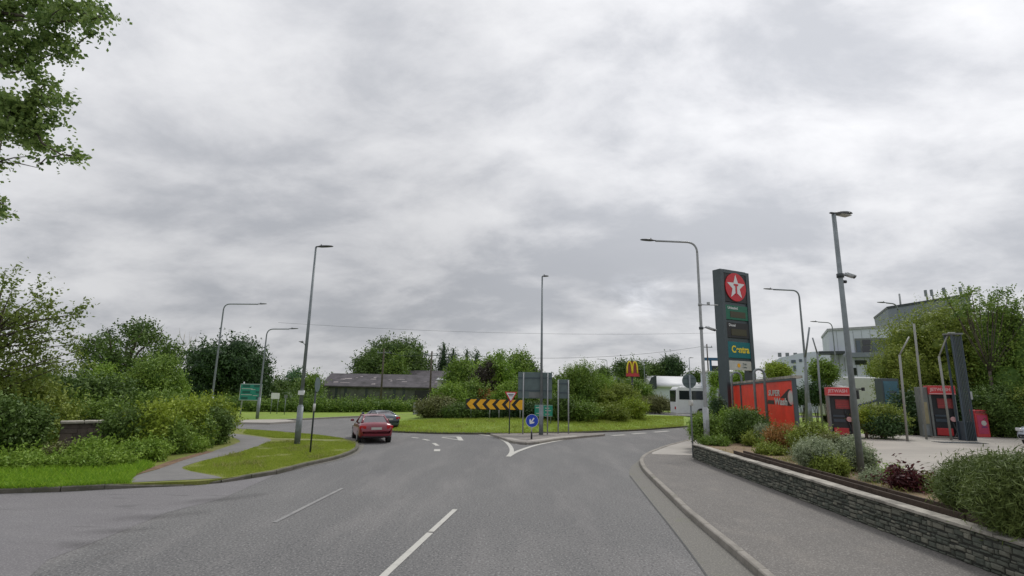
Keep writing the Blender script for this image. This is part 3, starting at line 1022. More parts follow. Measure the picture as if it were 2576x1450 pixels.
mark([(1112, 1100.8), (1155, 1099.6)], 0.22); mark([(1112, 1101.3), (1158, 1108)], 0.16); mark([(1153, 1099.4), (1160, 1109)], 0.28)
mb.build('dashed_line', M['paint'])['kind'] = 'structure'
mb = MB()
a, b_ = G(1145, 1283), G(962, 1450)
dv = (b_ - a)
mark([(1145, 1283), (1084, 1339.5)], 0.115, sub=6)
mark([(1082, 1341.5), (1020, 1399), (965, 1450), (915, 1500)], 0.125, sub=6)
mb.build('centre_line', M['paint'])['kind'] = 'structure'
mb = MB()
mark([(862, 1229), (780, 1270), (690, 1316)], 0.10)
mb.build('faded_line', M['paint_worn'])['kind'] = 'structure'

for cx_, cy_, lw_, dp_, rz_ in ((206, 1370, .75, .45, .2), (395, 1300, 1.7, .55, .55), (560, 1256, 1.9, .6, .75), (300, 1336, 1.2, .4, .4)):
    q_ = G(cx_, cy_, 0.0)
    mb = MB(); mb.add([(-lw_, -dp_, 0), (lw_, -dp_, 0), (lw_, dp_, 0), (-lw_, dp_, 0)], [(0, 1, 2, 3)])
    MZ[0] = MZ[0]
    o = mb.build('road_stain', M['stain'], loc=(q_.x, q_.y, 0.0165 + .0008 * lw_)); o.rotation_euler = (0, 0, rz_); o['kind'] = 'structure'
# right-hand pavement
PK = [(2060, 1560), (1940, 1450), (1845, 1372), (1745, 1292), (1685, 1237), (1632, 1187), (1617, 1168), (1615, 1152), (1634, 1138), (1681, 1120), (1735, 1106)]
pkw = smooth_line(z2(PK), 6)
B0, B2 = G(1741, 1154.5, 0.12), G(2375, 1398, 0.12)
wd = (B2 - B0); wd.z = 0; wd.normalize()          # direction of the stone wall, towards the camera
wn_ = Vector((-wd.y, wd.x, 0))                     # towards the bed side?
if wn_.x < 0: wn_ = -wn_
WL = 25.0
B3 = B0 + wd * WL
pv = pkw + [(12.0, 28.6), (20.0, 35.0), (40, 44), (40, 36), (B0.x + wn_.x * 2, B0.y + wn_.y * 2), (B3.x + wn_.x, B3.y + wn_.y), (4.5, -12)]
sheet('pavement', pv, 0.11, M['pavement'], depth=0.2)
kerb_run('pavement_kerb', pkw + [(12.0, 28.6), (20.0, 35.0)], 0.16, -0.02, 0.128, M['kerb'])
sheet('crossing_apron', z2([(1641, 1143), (1640, 1139), (1684, 1122), (1738, 1107), (1790, 1100), (1790, 1150), (1742, 1146)], 0.11), 0.116, M['pale_concrete'])
gs = z2([(1590, 1172), (1584, 1197), (1640, 1268), (1680, 1318), (1736, 1391), (1800, 1480), (1900, 1600)], 0)
gut = smooth_line(gs, 5) + smooth_line(z2(PK[:8], 0.0), 5)
sheet('gutter_strip', gut, 0.004, M['gutter'])
mb = MB()
ribbon(mb, smooth_line(gs[1:], 6), 0.035, 0.009)
mb.build('road_joint', M['crack'])['kind'] = 'structure'

# raised ground behind the wall: planted bed, forecourt, grass beyond
ZR = 0.58
bedline = z2([(1905, 1083), (2020, 1121), (2200, 1181), (2340, 1228), (2576, 1306)], ZR)
p0, p1 = Vector(bedline[0]), Vector(bedline[-1])
ext = Vector((9.85, -3.0))
off = wn_ * 0.10
bed = [(B0.x + off.x, B0.y + off.y), (B3.x + off.x, B3.y + off.y), (ext.x, ext.y)] + [bedline[-1], bedline[-2], bedline[2], bedline[1], bedline[0]]
bed += [(12.6, 34), (10.9, 28.0)]
sheet('planting_bed', bed, ZR, M['soil'], depth=0.7)
fc = bedline + [(ext.x, ext.y), (60, -10), (60, 33.5), (27, 31), (19, 32.0), (15.5, 33)]
sheet('forecourt', fc, ZR + 0.012, M['forecourt'], depth=0.3)
mb = MB()
kerb_run('bed_kerb', [bedline[0], bedline[1], bedline[2], bedline[3], bedline[4], (ext.x, ext.y)], 0.12, ZR - 0.1, ZR + 0.05, M['kerb'])
sheet('right_verge', [(12.2, 28.4), (13, 33.0), (15.4, 33.1), (18.8, 32.2), (27, 31.2), (60, 33.7), (140, 34), (140, 62), (60, 60), (40, 58), (24, 52), (14, 41)], 0.50, M['grass'], depth=0.7)

# ------------------------------------------------------------------ helpers that need the survey
def proj(p):
    c = CAMROT.transposed() @ (Vector(p) - EYE)
    return (CX + FPX * c.x / -c.z, CY - FPX * c.y / -c.z)

def H(x, y, py):
    lo, hi = -2.0, 40.0
    for _ in range(50):
        m_ = (lo + hi) / 2
        if proj((x, y, m_))[1] > py: lo = m_
        else: hi = m_
    return (lo + hi) / 2

class Facade:
    """an upright plane through the point seen at (px, py) at depth Y, turned by rz; gives local positions on it"""
    def __init__(s, px, py, Y, rz):
        s.p = W(px, py, Y); s.rz = rz
        s.u = Vector((math.cos(rz), math.sin(rz), 0)); s.n = Vector((-math.sin(rz), math.cos(rz), 0))
    def hit(s, px, py, zb=0.0):
        d = ray(px, py)
        t = s.n.dot(s.p - EYE) / s.n.dot(d)
        q = EYE + d * t
        return (q - s.p).dot(s.u), q.z - zb

def bez(p0, p1, p2, n=8):
    p0, p1, p2 = Vector(p0), Vector(p1), Vector(p2)
    return [p0 * (1 - t) ** 2 + p1 * 2 * t * (1 - t) + p2 * t * t for t in [i / n for i in range(n + 1)]]

# ------------------------------------------------------------------ stone wall along the pavement
wang = math.atan2(wd.y, wd.x)
wall = thing('stone_wall', 'low rubble stone wall with pale coping along the pavement', 'wall', (B0.x, B0.y, 0.11), wang)
WH = 0.56
rnd = random.Random(3)
mb = MB()
flip = 1 if (Matrix.Rotation(wang, 3, 'Z') @ Vector((0, 1, 0))).dot(wn_) > 0 else -1     # local y pointing to the bed
mb.box((WL / 2, flip * 0.19, WH / 2 - 0.05), (WL, 0.22, WH), 0)
z = 0.0
ci = 0
while z < WH - 0.03:
    ch = rnd.uniform(0.045, 0.105)
    if z + ch > WH: ch = WH - z
    x = rnd.uniform(-0.1, 0)
    while x < WL:
        l = rnd.uniform(0.07, 0.24)
        if rnd.random() < 0.1: l *= 1.4
        px_ = rnd.uniform(0.0, 0.03)
        x0, x1 = max(0, x) + 0.008, min(WL, x + l) - 0.008
        if x1 - x0 > 0.03:
            jz = rnd.uniform(-.016, .016)
            y0 = flip * (0.085 - 0.045 + px_); y1 = flip * 0.17
            yb = flip * (0.085 - 0.025 + px_)
            za, zb_ = max(0.002, z + 0.007 + jz), min(WH - .004, z + ch - 0.007 + jz + rnd.uniform(-.012, .004))
            c_ = 0.016
            vs = [(x0, yb, za), (x1, yb, za), (x1, yb, zb_), (x0, yb, zb_),
                  (x0 + c_, y0, za + c_), (x1 - c_, y0, za + c_), (x1 - c_ * rnd.uniform(.6, 1.6), y0, zb_ - c_), (x0 + c_ * rnd.uniform(.6, 1.6), y0, zb_ - c_),
                  (x0, y1, za), (x1, y1, za), (x1, y1, zb_), (x0, y1, zb_)]
            fs = [(4, 5, 6, 7), (0, 1, 5, 4), (1, 2, 6, 5), (2, 3, 7, 6), (3, 0, 4, 7), (8, 9, 1, 0), (9, 10, 2, 1), (10, 11, 3, 2), (11, 8, 0, 3)]
            mb.add(vs, fs, 1, False, 0.02 + rnd.random() ** 2.2 * 0.95)
        x += l
    z += ch
mb.build('stonework', [M['mortar'], M['stone']], wall)
mb = MB()
x = 0
while x < WL:
    l = rnd.uniform(0.7, 1.5)
    h_ = rnd.uniform(0.045, 0.06)
    mb.box((x + l / 2, flip * 0.17, WH + h_ / 2 + 0.001), (l - 0.012, 0.30 + rnd.uniform(-.02, .02), h_), 0, tint=0)
    x += l
mb.build('coping', M['coping'], wall, bevel=0.01)

# two dark timber edgings inside the bed
for k, (yo, zt, lb) in enumerate(((0.50, 0.27, 'dark timber edging board nearer the stone wall'), (0.84, 0.27, 'dark timber edging board on the soil side of the bed'))):
    t = thing('timber_edging', lb, 'edging', (B0.x + wn_.x * yo + wd.x * 3, B0.y + wn_.y * yo + wd.y * 3, ZR), wang, 'timber edgings in the planting bed')
    mb = MB(); x = 0
    while x < 16:
        mb.box((x + 1.2, rnd.uniform(-.012, .012), zt / 2 - 0.05), (2.38, 0.05, zt), 0, rz=rnd.uniform(-.004, .004))
        x += 2.4
    mb.build('timber', M['timber'], t, bevel=0.01)

# ------------------------------------------------------------------ street lamps
def street_lamp(label, base, zb, ztop, arm, adir, r0=0.09, style='bend', group='street lamps around the roundabout', tint='galv', headl=0.75):
    """arm: reach in metres, adir: unit direction of the arm in plan"""
    t = thing('street_lamp', label, 'street lamp', (base[0], base[1], zb), 0, group)
    h = ztop - zb
    a = Vector((adir[0], adir[1], 0)).normalized()
    mb = MB()
    if style == 'bend':
        rb = 0.55
        pts = [Vector((0, 0, -0.1)), Vector((0, 0, 1.6))]
        mb.tube(pts, [r0 * 1.35, r0 * 1.35], 14)
        mb.tube([(0, 0, 1.6), (0, 0, 1.68)], [r0 * 1.35, r0 * 0.85], 14, cap=False)
        mb.tube([(0, 0, 1.6), (0, 0, h - rb)], [r0 * 0.85, r0 * 0.55], 12, cap=False)
        curve = bez((0, 0, h - rb), (0, 0, h), a * rb + Vector((0, 0, h)), 8)
        end = a * arm + Vector((0, 0, h + 0.03))
        mb.tube(curve + [end], r0 * 0.5, 10)
        mb.build('pole', M[tint], t)
        hp = end
    else:
        mb.tube([(0, 0, -0.1), (0, 0, 1.7)], [r0 * 1.3, r0 * 1.3], 14)
        mb.tube([(0, 0, 1.7), (0, 0, 1.8)], [r0 * 1.3, r0 * 0.85], 14, cap=False)
        mb.tube([(0, 0, 1.7), (0, 0, h)], [r0 * 0.85, r0 * 0.45], 12)
        mb.build('pole', M[tint], t)
        hp = Vector((0, 0, h)) + a * 0.0
    mb = MB()
    # cobra style head: flat tapering body
    L_ = headl
    st = [(0, .045, .04), (.12 * L_, .05, .05), (.3 * L_, .13, .075), (.65 * L_, .15, .06), (.92 * L_, .11, .04), (L_, .05, .02)]
    side_ = Vector((-a.y, a.x, 0))
    vs = []
    for (s_, w_, hh) in st:
        c_ = hp + a * s_ + Vector((0, 0, 0.01 + s_ * 0.05))
        for q in range(8):
            an = 2 * math.pi * q / 8
            zz = math.sin(an) * hh
            if zz < 0: zz *= 0.5
            vs.append(c_ + side_ * math.cos(an) * w_ + Vector((0, 0, zz)))
    fs = []
    for i in range(len(st) - 1):
        for q in range(8):
            fs.append((i * 8 + q, i * 8 + (q + 1) % 8, (i + 1) * 8 + (q + 1) % 8, (i + 1) * 8 + q))
    fs += [tuple(range(8))[::-1], tuple(range(len(vs) - 8, len(vs)))]
    mb.add(vs, fs, 0, True)
    cc = hp + a * (.3 * L_) + Vector((0, 0, .09))
    mb.tube([cc, cc + Vector((0, 0, .05))], .03, 8)
    mb.build('lamp_head', M['lamp_head'], t)
    if style == 'bend' or True:
        mb = MB()
        mb.box((0, -r0 * 1.32, 0.85), (r0 * 1.1, 0.02, 0.5))
        mb.build('access_door', M[tint], t)
    return t, a

# (label, base px, base row at ground level, ground z, top row, arm reach px, arm direction sign)
def lamp_px(label, px, py, z, ptop, reach, style='bend', Y=None, r0=0.09, tint='galv', sgn=None, headl=0.75, ady=0.0):
    b = G(px, py, z) if Y is None else W(px, py, Y)
    zt = H(b.x, b.y, ptop)
    s = 1 if reach > 0 else -1
    arm = max(0.1, abs(reach) / 1288.0 * b.y - headl)
    return street_lamp(label, (b.x, b.y), z, zt, arm, (s, ady), r0, style, tint=tint, headl=headl)

t1, _ = lamp_px('tall grey street lamp on the verge in front of the red car', 747, 1119, 0.11, 622, 46, 'post', r0=0.105, headl=0.85)
mb = MB(); mb.box((0.0, -0.125, 2.35), (0.26, 0.02, 0.20)); mb.tube([(0, 0, 2.25), (0, 0, 2.45)], .118, 14)
mb.build('notice', M['white'], t1)
lamp_px('curved arm street lamp rising behind the roadside bushes, leftmost of the lamps', 531, 1020, 0.11, 765, 108, Y=44, r0=0.10)
lamp_px('curved arm street lamp behind the green direction sign', 647, 1054, 0.11, 828, 78, r0=0.09)
lamp_px('thin distant street lamp rising just behind the tall verge lamp', 752, 1041, 0.11, 862, -18, r0=0.07, headl=0.5)
t1, _ = lamp_px('straight street lamp standing on the splitter island beside the big sign backs', 1361, 1094, 0.11, 696, 22, 'post', r0=0.105, headl=0.42)
lampA, aA = lamp_px('curved arm street lamp beside the tall fuel price totem', 1775, 1035, ZR - 0.1, 610, -147, Y=24.5, r0=0.10, tint='galv_pale')
mb = MB()
hA = H(lampA.location.x, lampA.location.y, 767) - lampA.location.z
mb.tube([(0, 0, hA), (0.95, 0.2, hA + 0.03)], 0.025, 8); mb.box((0.45, 0.1, hA + 0.09), (0.12, 0.1, 0.12)); mb.tube([(0, 0, hA - .06), (0, 0, hA + .06)], .09, 12)
mb.build('bracket', M['galv_pale'], lampA)
lamp_px('curved arm street lamp between the red panel wall and the jet wash', 2040, 1068, ZR, 731, -90, Y=38, r0=0.11)
lamp_px('curved arm street lamp in front of the white office building', 2116, 1040, 0.5, 812, -54, Y=50, r0=0.09)
lamp_px('street lamp in front of the slate grey upper storey', 2292, 1040, 0.5, 764, -50, Y=42, r0=0.11)
for (lb, px, pt, rc, Y) in (('thin double street lamp far beyond the roundabout shrubs', 1528, 905, -26, 110),
                         ('short square headed car park lamp just right of the yellow arches sign', 1622, 908, 12, 90),
                         ('short square headed car park lamp above the round sign back', 1737, 901, 12, 80)):
    lamp_px(lb, px, 975, 0.1, pt, rc, 'bend' if rc < 0 else 'post', Y=Y, r0=0.10, headl=0.7)

# near lamp post of the forecourt with camera
gb = G(2168, 1195, ZR)
gt = H(gb.x, gb.y, 540)
nl = thing('forecourt_lamp', 'grey lamp post with flat head and security camera in the planting bed', 'street lamp', (gb.x, gb.y, ZR))
h = gt - ZR
mb = MB()
mb.tube([(0, 0, -0.1), (0, 0, h)], [0.092, 0.062], 16)
mb.build('pole', M['galv'], nl)
mb = MB()
hx = Vector((0.92, 0.38, 0)).normalized()
sx_ = Vector((-hx.y, hx.x, 0))
vs = []
st = [(-.14, .05, .03), (0.0, .06, .045), (.10, .08, .055), (.22, .15, .075), (.45, .18, .085), (.68, .15, .06), (.84, .06, .015)]
for s_, w_, hh in st:
    c_ = Vector((0, 0, h + 0.03)) + hx * s_ + Vector((0, 0, max(0, s_) * 0.13))
    for q in range(10):
        an = 2 * math.pi * q / 10
        zz = math.sin(an) * hh
        if zz < 0: zz *= 0.45
        vs.append(c_ + sx_ * math.cos(an) * w_ + Vector((0, 0, zz)))
fs = []
for i in range(len(st) - 1):
    for q in range(10):
        fs.append((i * 10 + q, i * 10 + (q + 1) % 10, (i + 1) * 10 + (q + 1) % 10, (i + 1) * 10 + q))
fs += [tuple(range(10))[::-1], tuple(range(len(vs) - 10, len(vs)))]
mb.add(vs, fs, 0, True)
mb.build('lamp_head', M['lamp_head'], nl)
mb = MB()
vs_ = Vector((0, 0, h - 0.02)) + hx * .45
mb.box((vs_.x, vs_.y, h + 0.045), (0.5, 0.22, 0.02), rz=math.atan2(hx.y, hx.x))
mb.build('lens', M['off_white'], nl)

def cctv(label, host, z, px_dir, L_=0.34, tiltd=-0.25, parent_loc=None):
    t = thing('security_camera', label, 'security camera', (host[0], host[1], z), px_dir)
    mb = MB()
    mb.tube([(0.06, 0, 0), (0.22, 0, 0.03)], 0.02, 8)
    mb.tube([(0, 0, -.06), (0, 0, .06)], 0.105, 12)
    mb.build('bracket', M['dark_metal'], t)
    mb = MB()
    a0 = Vector((0.20, 0, 0.06)); d_ = Vector((1, -0.1, tiltd)).normalized()
    mb.tube([a0, a0 + d_ * L_ * 0.75], 0.058, 10)
    mb.tube([a0 + d_ * L_ * .2 + Vector((0, 0, .035)), a0 + d_ * L_ * 1.05 + Vector((0, 0, .035))], 0.05, 8)
    mb.build('housing', M['galv_pale'], t)
    mb = MB()
    mb.tube([a0 + d_ * L_ * .75, a0 + d_ * (L_ * .95)], 0.05, 10)
    mb.build('lens', M['black'], t)
    return t
cctv('grey security camera near the top of the forecourt lamp post', (gb.x, gb.y), H(gb.x, gb.y, 694), 0.25)
mb = MB(); mb.tube([(0.08, 0, 0), (0.16, 0, 0)], 0.05, 12)
o = thing('junction_dome', 'small dark dome under the camera on the forecourt lamp post', 'sensor', (gb.x, gb.y, H(gb.x, gb.y, 709)))
mb.build('dome', M['black'], o)
la = lampA.location
cctv('white security camera halfway up the lamp beside the price totem', (la.x, la.y), H(la.x, la.y, 826), -0.1, L_=0.5, tiltd=-0.4)
mb = MB(); mb.box((0.30, -0.02, 0), (0.06, 0.06, 0.10)); mb.tube([(0, 0, 0), (0.28, -0.02, 0.0)], 0.02, 6)
mb.box((0.14, 0, -0.16), (0.05, 0.05, 0.26))
o = thing('mirror_arm', 'small dark bracket arm with hanging unit on the forecourt lamp post', 'bracket', (gb.x, gb.y, H(gb.x, gb.y, 979)))
mb.build('arm', M['black'], o)

# ------------------------------------------------------------------ signs
def post(mb, x, h, r=0.038, y=0.0, z0=-0.1):
    mb.tube([(x, y, z0), (x, y, h)], r, 10)

# chevron board on the roundabout edge
cb = G(1245, 1066, 0.25)
cY = cb.y
cl, crr = W(1172, 1016, cY), W(1319, 1019, cY)
cw = crr.x - cl.x
cxm = (cl.x + crr.x) / 2
cz0, cz1 = H(cxm, cY, 1031), H(cxm, cY, 1005)
zi = island_z(cxm, cY)
t = thing('chevron_board', 'long black board with orange yellow chevrons pointing left', 'road sign', (cxm, cY, zi), 0.0)
mb = MB(); mb.box((0, 0, (cz0 + cz1) / 2 - zi), (cw, 0.03, cz1 - cz0))
mb.build('board', M['black'], t, bevel=0.01)
nch = 6
chh = (cz1 - cz0) * 0.94
pitch = cw / nch
for k in range(nch):
    x0 = -cw / 2 + pitch * k + 0.05
    mb = MB()
    zc_ = (cz0 + cz1) / 2 - zi
    wv = pitch * 0.98; tip = chh / 2 * 0.9
    if k == nch - 1:
        poly = [(x0, zc_), (x0 + tip, zc_ + chh / 2), (cw / 2 - 0.03, zc_ + chh / 2), (cw / 2 - 0.03, zc_ - chh / 2), (x0 + tip, zc_ - chh / 2)]
    else:
        poly = [(x0, zc_), (x0 + tip, zc_ + chh / 2), (x0 + tip + wv * .62, zc_ + chh / 2), (x0 + wv * .62, zc_), (x0 + tip + wv * .62, zc_ - chh / 2), (x0 + tip, zc_ - chh / 2)]
    mb.prism(poly, 'y', -0.022, -0.017)
    mb.build('chevron', M['yellow'], t)
for k in (-0.41, -0.09, 0.07, 0.43):
    mb = MB(); post(mb, k * cw, (cz0 + cz1) / 2 - zi, 0.04, 0.05); mb.build('post', M['galv_pale'], t)

# give way sign
b = G(1281, 1092, 0.11)
t = thing('give_way_sign', 'inverted triangular give way sign on a dark post, in front of the chevrons', 'road sign', (b.x, b.y, 0.11), 0.12)
zt, zb_ = H(b.x, b.y, 986) - .11, H(b.x, b.y, 1014) - .11
mb = MB(); post(mb, 0, zt - 0.02, 0.035, 0.03); mb.build('post', M['dark_metal'], t)
def tri(s, zt, zb, cx=0):
    hh = (zt - zb)
    c_ = zt - hh / 3
    hw = hh / 1.732
    P = [(cx - hw, zt), (cx, zb), (cx + hw, zt)]
    return [(cx + (p[0] - cx) * s, c_ + (p[1] - c_) * s) for p in P]
mb = MB(); mb.prism(tri(1, zt, zb_, 0.06), 'y', -0.018, 0.0); mb.build('border', M['red'], t)
mb = MB(); mb.prism(tri(0.74, zt, zb_, 0.06), 'y', -0.023, -0.019); mb.build('face', M['white'], t)
mb = MB()
mb.box((0.06, -0.026, zt - 0.17), (0.34, 0.003, 0.05)); mb.box((0.06, -0.026, zt - 0.25), (0.22, 0.003, 0.04))
mb.build('marks', M['sign_rail'], t)

# keep left sign
b = G(1338, 1105, 0.12)
t = thing('keep_left_sign', 'round blue sign with white arrow pointing down left', 'road sign', (b.x, b.y, 0.11), 0.0)
zc_ = H(b.x, b.y, 1059) - .11
rr = 15.5 / 1288 * b.y
mb = MB(); post(mb, -0.02, 0.40, 0.05, 0.03); mb.build('sleeve', M['black'], t)
mb = MB(); mb.tube([(-0.02, 0.03, 0.40), (-0.02, 0.03, zc_)], 0.036, 10); mb.build('post', M['off_white'], t)
mb = MB(); mb.prism(circ(rr, 36, 0, zc_), 'y', -0.012, 0.012); mb.build('rim', M['white'], t)
mb = MB(); mb.prism(circ(rr * .95, 36, 0, zc_), 'y', -0.018, -0.013); mb.build('disc', M['blue'], t)
mb = MB()
s_ = rr
def rot(p, a): return (p[0] * math.cos(a) - p[1] * math.sin(a), zc_ + p[0] * math.sin(a) + p[1] * math.cos(a))
A_ = R(-125)
arrow = [(-.52, -.10), (.12, -.10), (-.10, -.40), (.14, -.44), (.62, 0), (.14, .44), (-.10, .40), (.12, .10), (-.52, .10)]
mb.prism([rot((p[0] * s_ , p[1] * s_), A_) for p in arrow], 'y', -0.024, -0.019)
mb.build('arrow', M['white'], t)

# sign backs on the splitter island
def back_sign(label, xl, xr, yt, yb, pxs, pybase, group=None, panel2=True):
    b = G((xl + xr) / 2, pybase, 0.11)
    Y = b.y
    l, r_ = W(xl, yt, Y), W(xr, yt, Y)
    cxx = (l.x + r_.x) / 2
    t = thing('direction_sign', label, 'road sign', (cxx, Y, 0.11), 0.0, group)
    zt, zb_ = H(cxx, Y, yt) - .11, H(cxx, Y, yb) - .11
    w = r_.x - l.x
    mb = MB(); mb.box((0, 0.03, (zt + zb_) / 2), (w, 0.03, zt - zb_)); mb.build('panel', M['sign_back'], t, bevel=0.008)
    for k in (0.22, 0.70):
        mb = MB(); mb.box((0, 0.0, zt - (zt - zb_) * k), (w * 0.98, 0.03, 0.07)); mb.build('rail', M['sign_rail'], t)
    for p in pxs:
        q = W(p, pybase, Y)
        mb = MB(); post(mb, q.x - cxx, zt - 0.03, 0.042, -0.045); mb.build('post', M['galv_pale'], t)
    return t, w, zt, zb_
t, w, zt, zb_ = back_sign('wide sign seen from its grey back on two posts beside the island lamp', 1304, 1389, 937, 1003, (1315, 1377), 1093)
mb = MB(); mb.box((0.05, 0.0, zb_ + 0.22), (w * .4, 0.02, 0.34)); mb.build('sticker_plate', M['kiosk_grey'], t)
back_sign('narrow sign seen from its grey back, right of the wide one', 1404, 1431, 955, 1003, (1404, 1430), 1091)

# green direction sign on the roundabout behind the lamp
b = G(1367, 1075, 0.22)
Y = b.y; l, r_ = W(1345, 1020, Y), W(1390, 1020, Y); cxx = (l.x + r_.x) / 2
zi = island_z(cxx, Y)
zt, zb_ = H(cxx, Y, 1019) - zi, H(cxx, Y, 1048) - zi
t = thing('green_sign', 'small green direction sign low in front of the roundabout shrubs', 'road sign', (cxx, Y, zi))
w = r_.x - l.x
mb = MB(); mb.box((0, 0, (zt + zb_) / 2), (w, 0.03, zt - zb_)); mb.build('panel', M['sign_green'], t)
mb = MB()
for x0, zz, ww, hh in ((-.3, .75, .35, .06), (.2, .72, .3, .05), (.25, .5, .42, .05), (-.25, .25, .4, .05), (.2, .2, .3, .05)):
    mb.box((x0 * w, -0.019, zb_ + (zt - zb_) * zz), (ww * w * .8, .004, hh))
mb.box((0, -0.019, zb_ + .02), (w, .004, .02)); mb.box((0, -0.019, zt - .02), (w, .004, .02))
mb.build('legend', M['off_white'], t)
for k in (-.4, .4):
    mb = MB(); post(mb, k * w, zt - .05, .035, .05); mb.build('post', M['galv'], t)

# big green direction sign across the junction (left)
b = G(632, 1053, 0.11); Y = b.y + 1.0
l, r_ = W(606, 965, Y), W(661, 965, Y); cxx = (l.x + r_.x) / 2
t = thing('green_sign', 'large green direction sign with dark bands on two posts at the far left exit', 'road sign', (cxx, Y, 0.11), 0.0)
zt, zb_ = H(cxx, Y, 966) - .11, H(cxx, Y, 1008) - .11
w = r_.x - l.x; hh = zt - zb_
mb = MB(); mb.box((0, 0, (zt + zb_) / 2), (w, 0.04, hh)); mb.build('panel', M['sign_green'], t, bevel=0.01)
for x0, zz, ww in ((-.22, .86, .34), (.25, .86, .25), (-.2, .5, .36), (.32, .5, .18), (-.26, .14, .30), (.34, .16, .16)):
    mb = MB(); mb.box((x0 * w, -0.023, zb_ + hh * zz), (ww * w, .005, hh * .14)); mb.build('dark_band', M['sign_green_dark'], t)
mb = MB()
for x0, zz, ww in ((-.18, .70, .5), (.1, .66, .2), (-.18, .34, .5), (.22, .30, .2)):
    mb.box((x0 * w, -0.023, zb_ + hh * zz), (ww * w, .005, hh * .035))
for zz in (0.0, 1.0): mb.box((0, -0.023, zb_ + .03 + (hh - .06) * zz), (w, .005, .04))
for k in (-1, 1): mb.box((k * (w / 2 - .02), -0.023, zb_ + hh / 2), (.04, .005, hh))
mb.build('legend', M['off_white'], t)
for k in (-.38, .36):
    mb = MB(); post(mb, k * w, zt + (.15 if k < 0 else -.05), .06, .07); mb.build('post', M['galv_pale'], t)

# white notice beyond
b = W(689, 1031, 50)
t = thing('white_sign', 'small plain white sign on two posts in front of the far hedge', 'road sign', (b.x, b.y, 0.11))
zt, zb_ = H(b.x, b.y, 989) - .11, H(b.x, b.y, 1004) - .11
mb = MB(); mb.box((0, 0, (zt + zb_) / 2), (0.78, 0.03, zt - zb_)); mb.build('panel', M['white'], t)
for k in (-.3, .3):
    mb = MB(); post(mb, k, zt - .05, .035, .04); mb.build('post', M['galv'], t)
b = W(716, 1032, 49)
t = thing('marker_post', 'thin post with a small pale plate in front of the far hedge', 'post', (b.x, b.y, 0.11))
mb = MB(); post(mb, 0, H(b.x, b.y, 996) - .11, .035); mb.build('post', M['galv'], t)
mb = MB(); mb.box((0, -.04, H(b.x, b.y, 998) - .11), (.3, .02, .32)); mb.build('plate', M['kiosk_grey'], t)

# edge-on sign post on the verge
b = G(780, 1140, 0.11)
t = thing('sign_post', 'dark sign post with white sleeve and a sign seen edge-on, on the verge', 'road sign', (b.x, b.y, 0.11))
zt = H(b.x, b.y, 950) - .11
tilt = 0.0
mb = MB(); mb.tube([(0, 0, -.1), (0, 0, zt)], .036, 10); mb.build('post', M['dark_metal'], t)
z1_, z0_ = H(b.x, b.y, 1016) - .11, H(b.x, b.y, 1034) - .11
mb = MB(); mb.tube([(0, 0, z0_), (0, 0, z1_)], .052, 10); mb.build('sleeve', M['off_white'], t)
mb = MB(); mb.prism(circ(.30, 28, 0, zt - .3), 'x', .045, .06); mb.build('sign_plate', M['sign_back'], t)

# round sign back at the pavement corner
b = G(1744, 1151, 0.12)
t = thing('round_sign', 'round sign seen from its grey back on a slim post at the wall end', 'road sign', (b.x, b.y, 0.11))
zc_ = H(b.x, b.y, 959) - .11
mb = MB(); mb.tube([(0, 0, -.1), (0, 0, zc_ + .25)], .038, 12); mb.build('post', M['galv'], t)
mb = MB(); mb.prism(circ(.31, 36, 0, zc_), 'y', .045, .065); mb.build('disc', M['sign_back'], t, bevel=.004)
mb = MB(); mb.box((0, .04, zc_ + .12), (.5, .02, .04)); mb.box((0, .04, zc_ - .12), (.5, .02, .04)); mb.build('rail', M['sign_rail'], t)
mb = MB(); zz = H(b.x, b.y, 1014) - .11; mb.tube([(.02, 0, zz - .12), (.02, 0, zz + .12)], .075, 14); mb.box((-.03, -.05, zz + .0), (.16, .03, .2)); mb.build('collar', M['off_white'], t)

# utility poles and wires
def util_pole(label, px, pt, pb, Y, arms=True):
    b = W(px, pb, Y)
    t = thing('utility_pole', label, 'utility pole', (b.x, b.y, 0.1), 0, 'wooden utility poles')
    zt = H(b.x, b.y, pt) - .1
    mb = MB(); mb.tube([(0, 0, -.1), (0, 0, zt)], [.14, .09], 10); mb.build('pole', M['bark'], t)
    mb = MB(); mb.box((0, 0, zt - .5), (1.7, .12, .12))
    for k in (-.75, 0, .75): mb.tube([(k, 0, zt - .45), (k, 0, zt - .25)], .05, 6)
    mb.build('crossarm', M['galv'], t)
    return (b.x, b.y, zt - .15)
ua = util_pole('wooden utility pole in front of the slate roofed barn', 958, 878, 1000, 66)
ub = util_pole('wooden utility pole at the right end of the barn', 1081, 884, 1000, 64)
uc = util_pole('dark utility pole behind the price totem', 1784, 866, 975, 82, False)
def wire(a, b, lb, sag=1.0, r=.022):
    a, b = Vector(a), Vector(b)
    pts = []
    for i in range(17):
        k = i / 16
        p = a.lerp(b, k); p.z -= sag * 4 * k * (1 - k)
        pts.append(p - a)
    mb = MB(); mb.tube(pts, r, 5)
    o = mb.build('overhead_wire', M['dark_metal'], None, loc=a)
    tag(o, lb, 'wire', 'overhead wires')
wire(ub, uc, 'overhead wire from the barn pole to the pole behind the totem', 1.2)
wire(ua, ub, 'overhead wire between the two barn poles', .5)
wa, wb = W(700, 812, 95), W(1800, 838, 110)
wire(wa, wb, 'higher thin overhead wire crossing the grey sky', 1.0, .02)

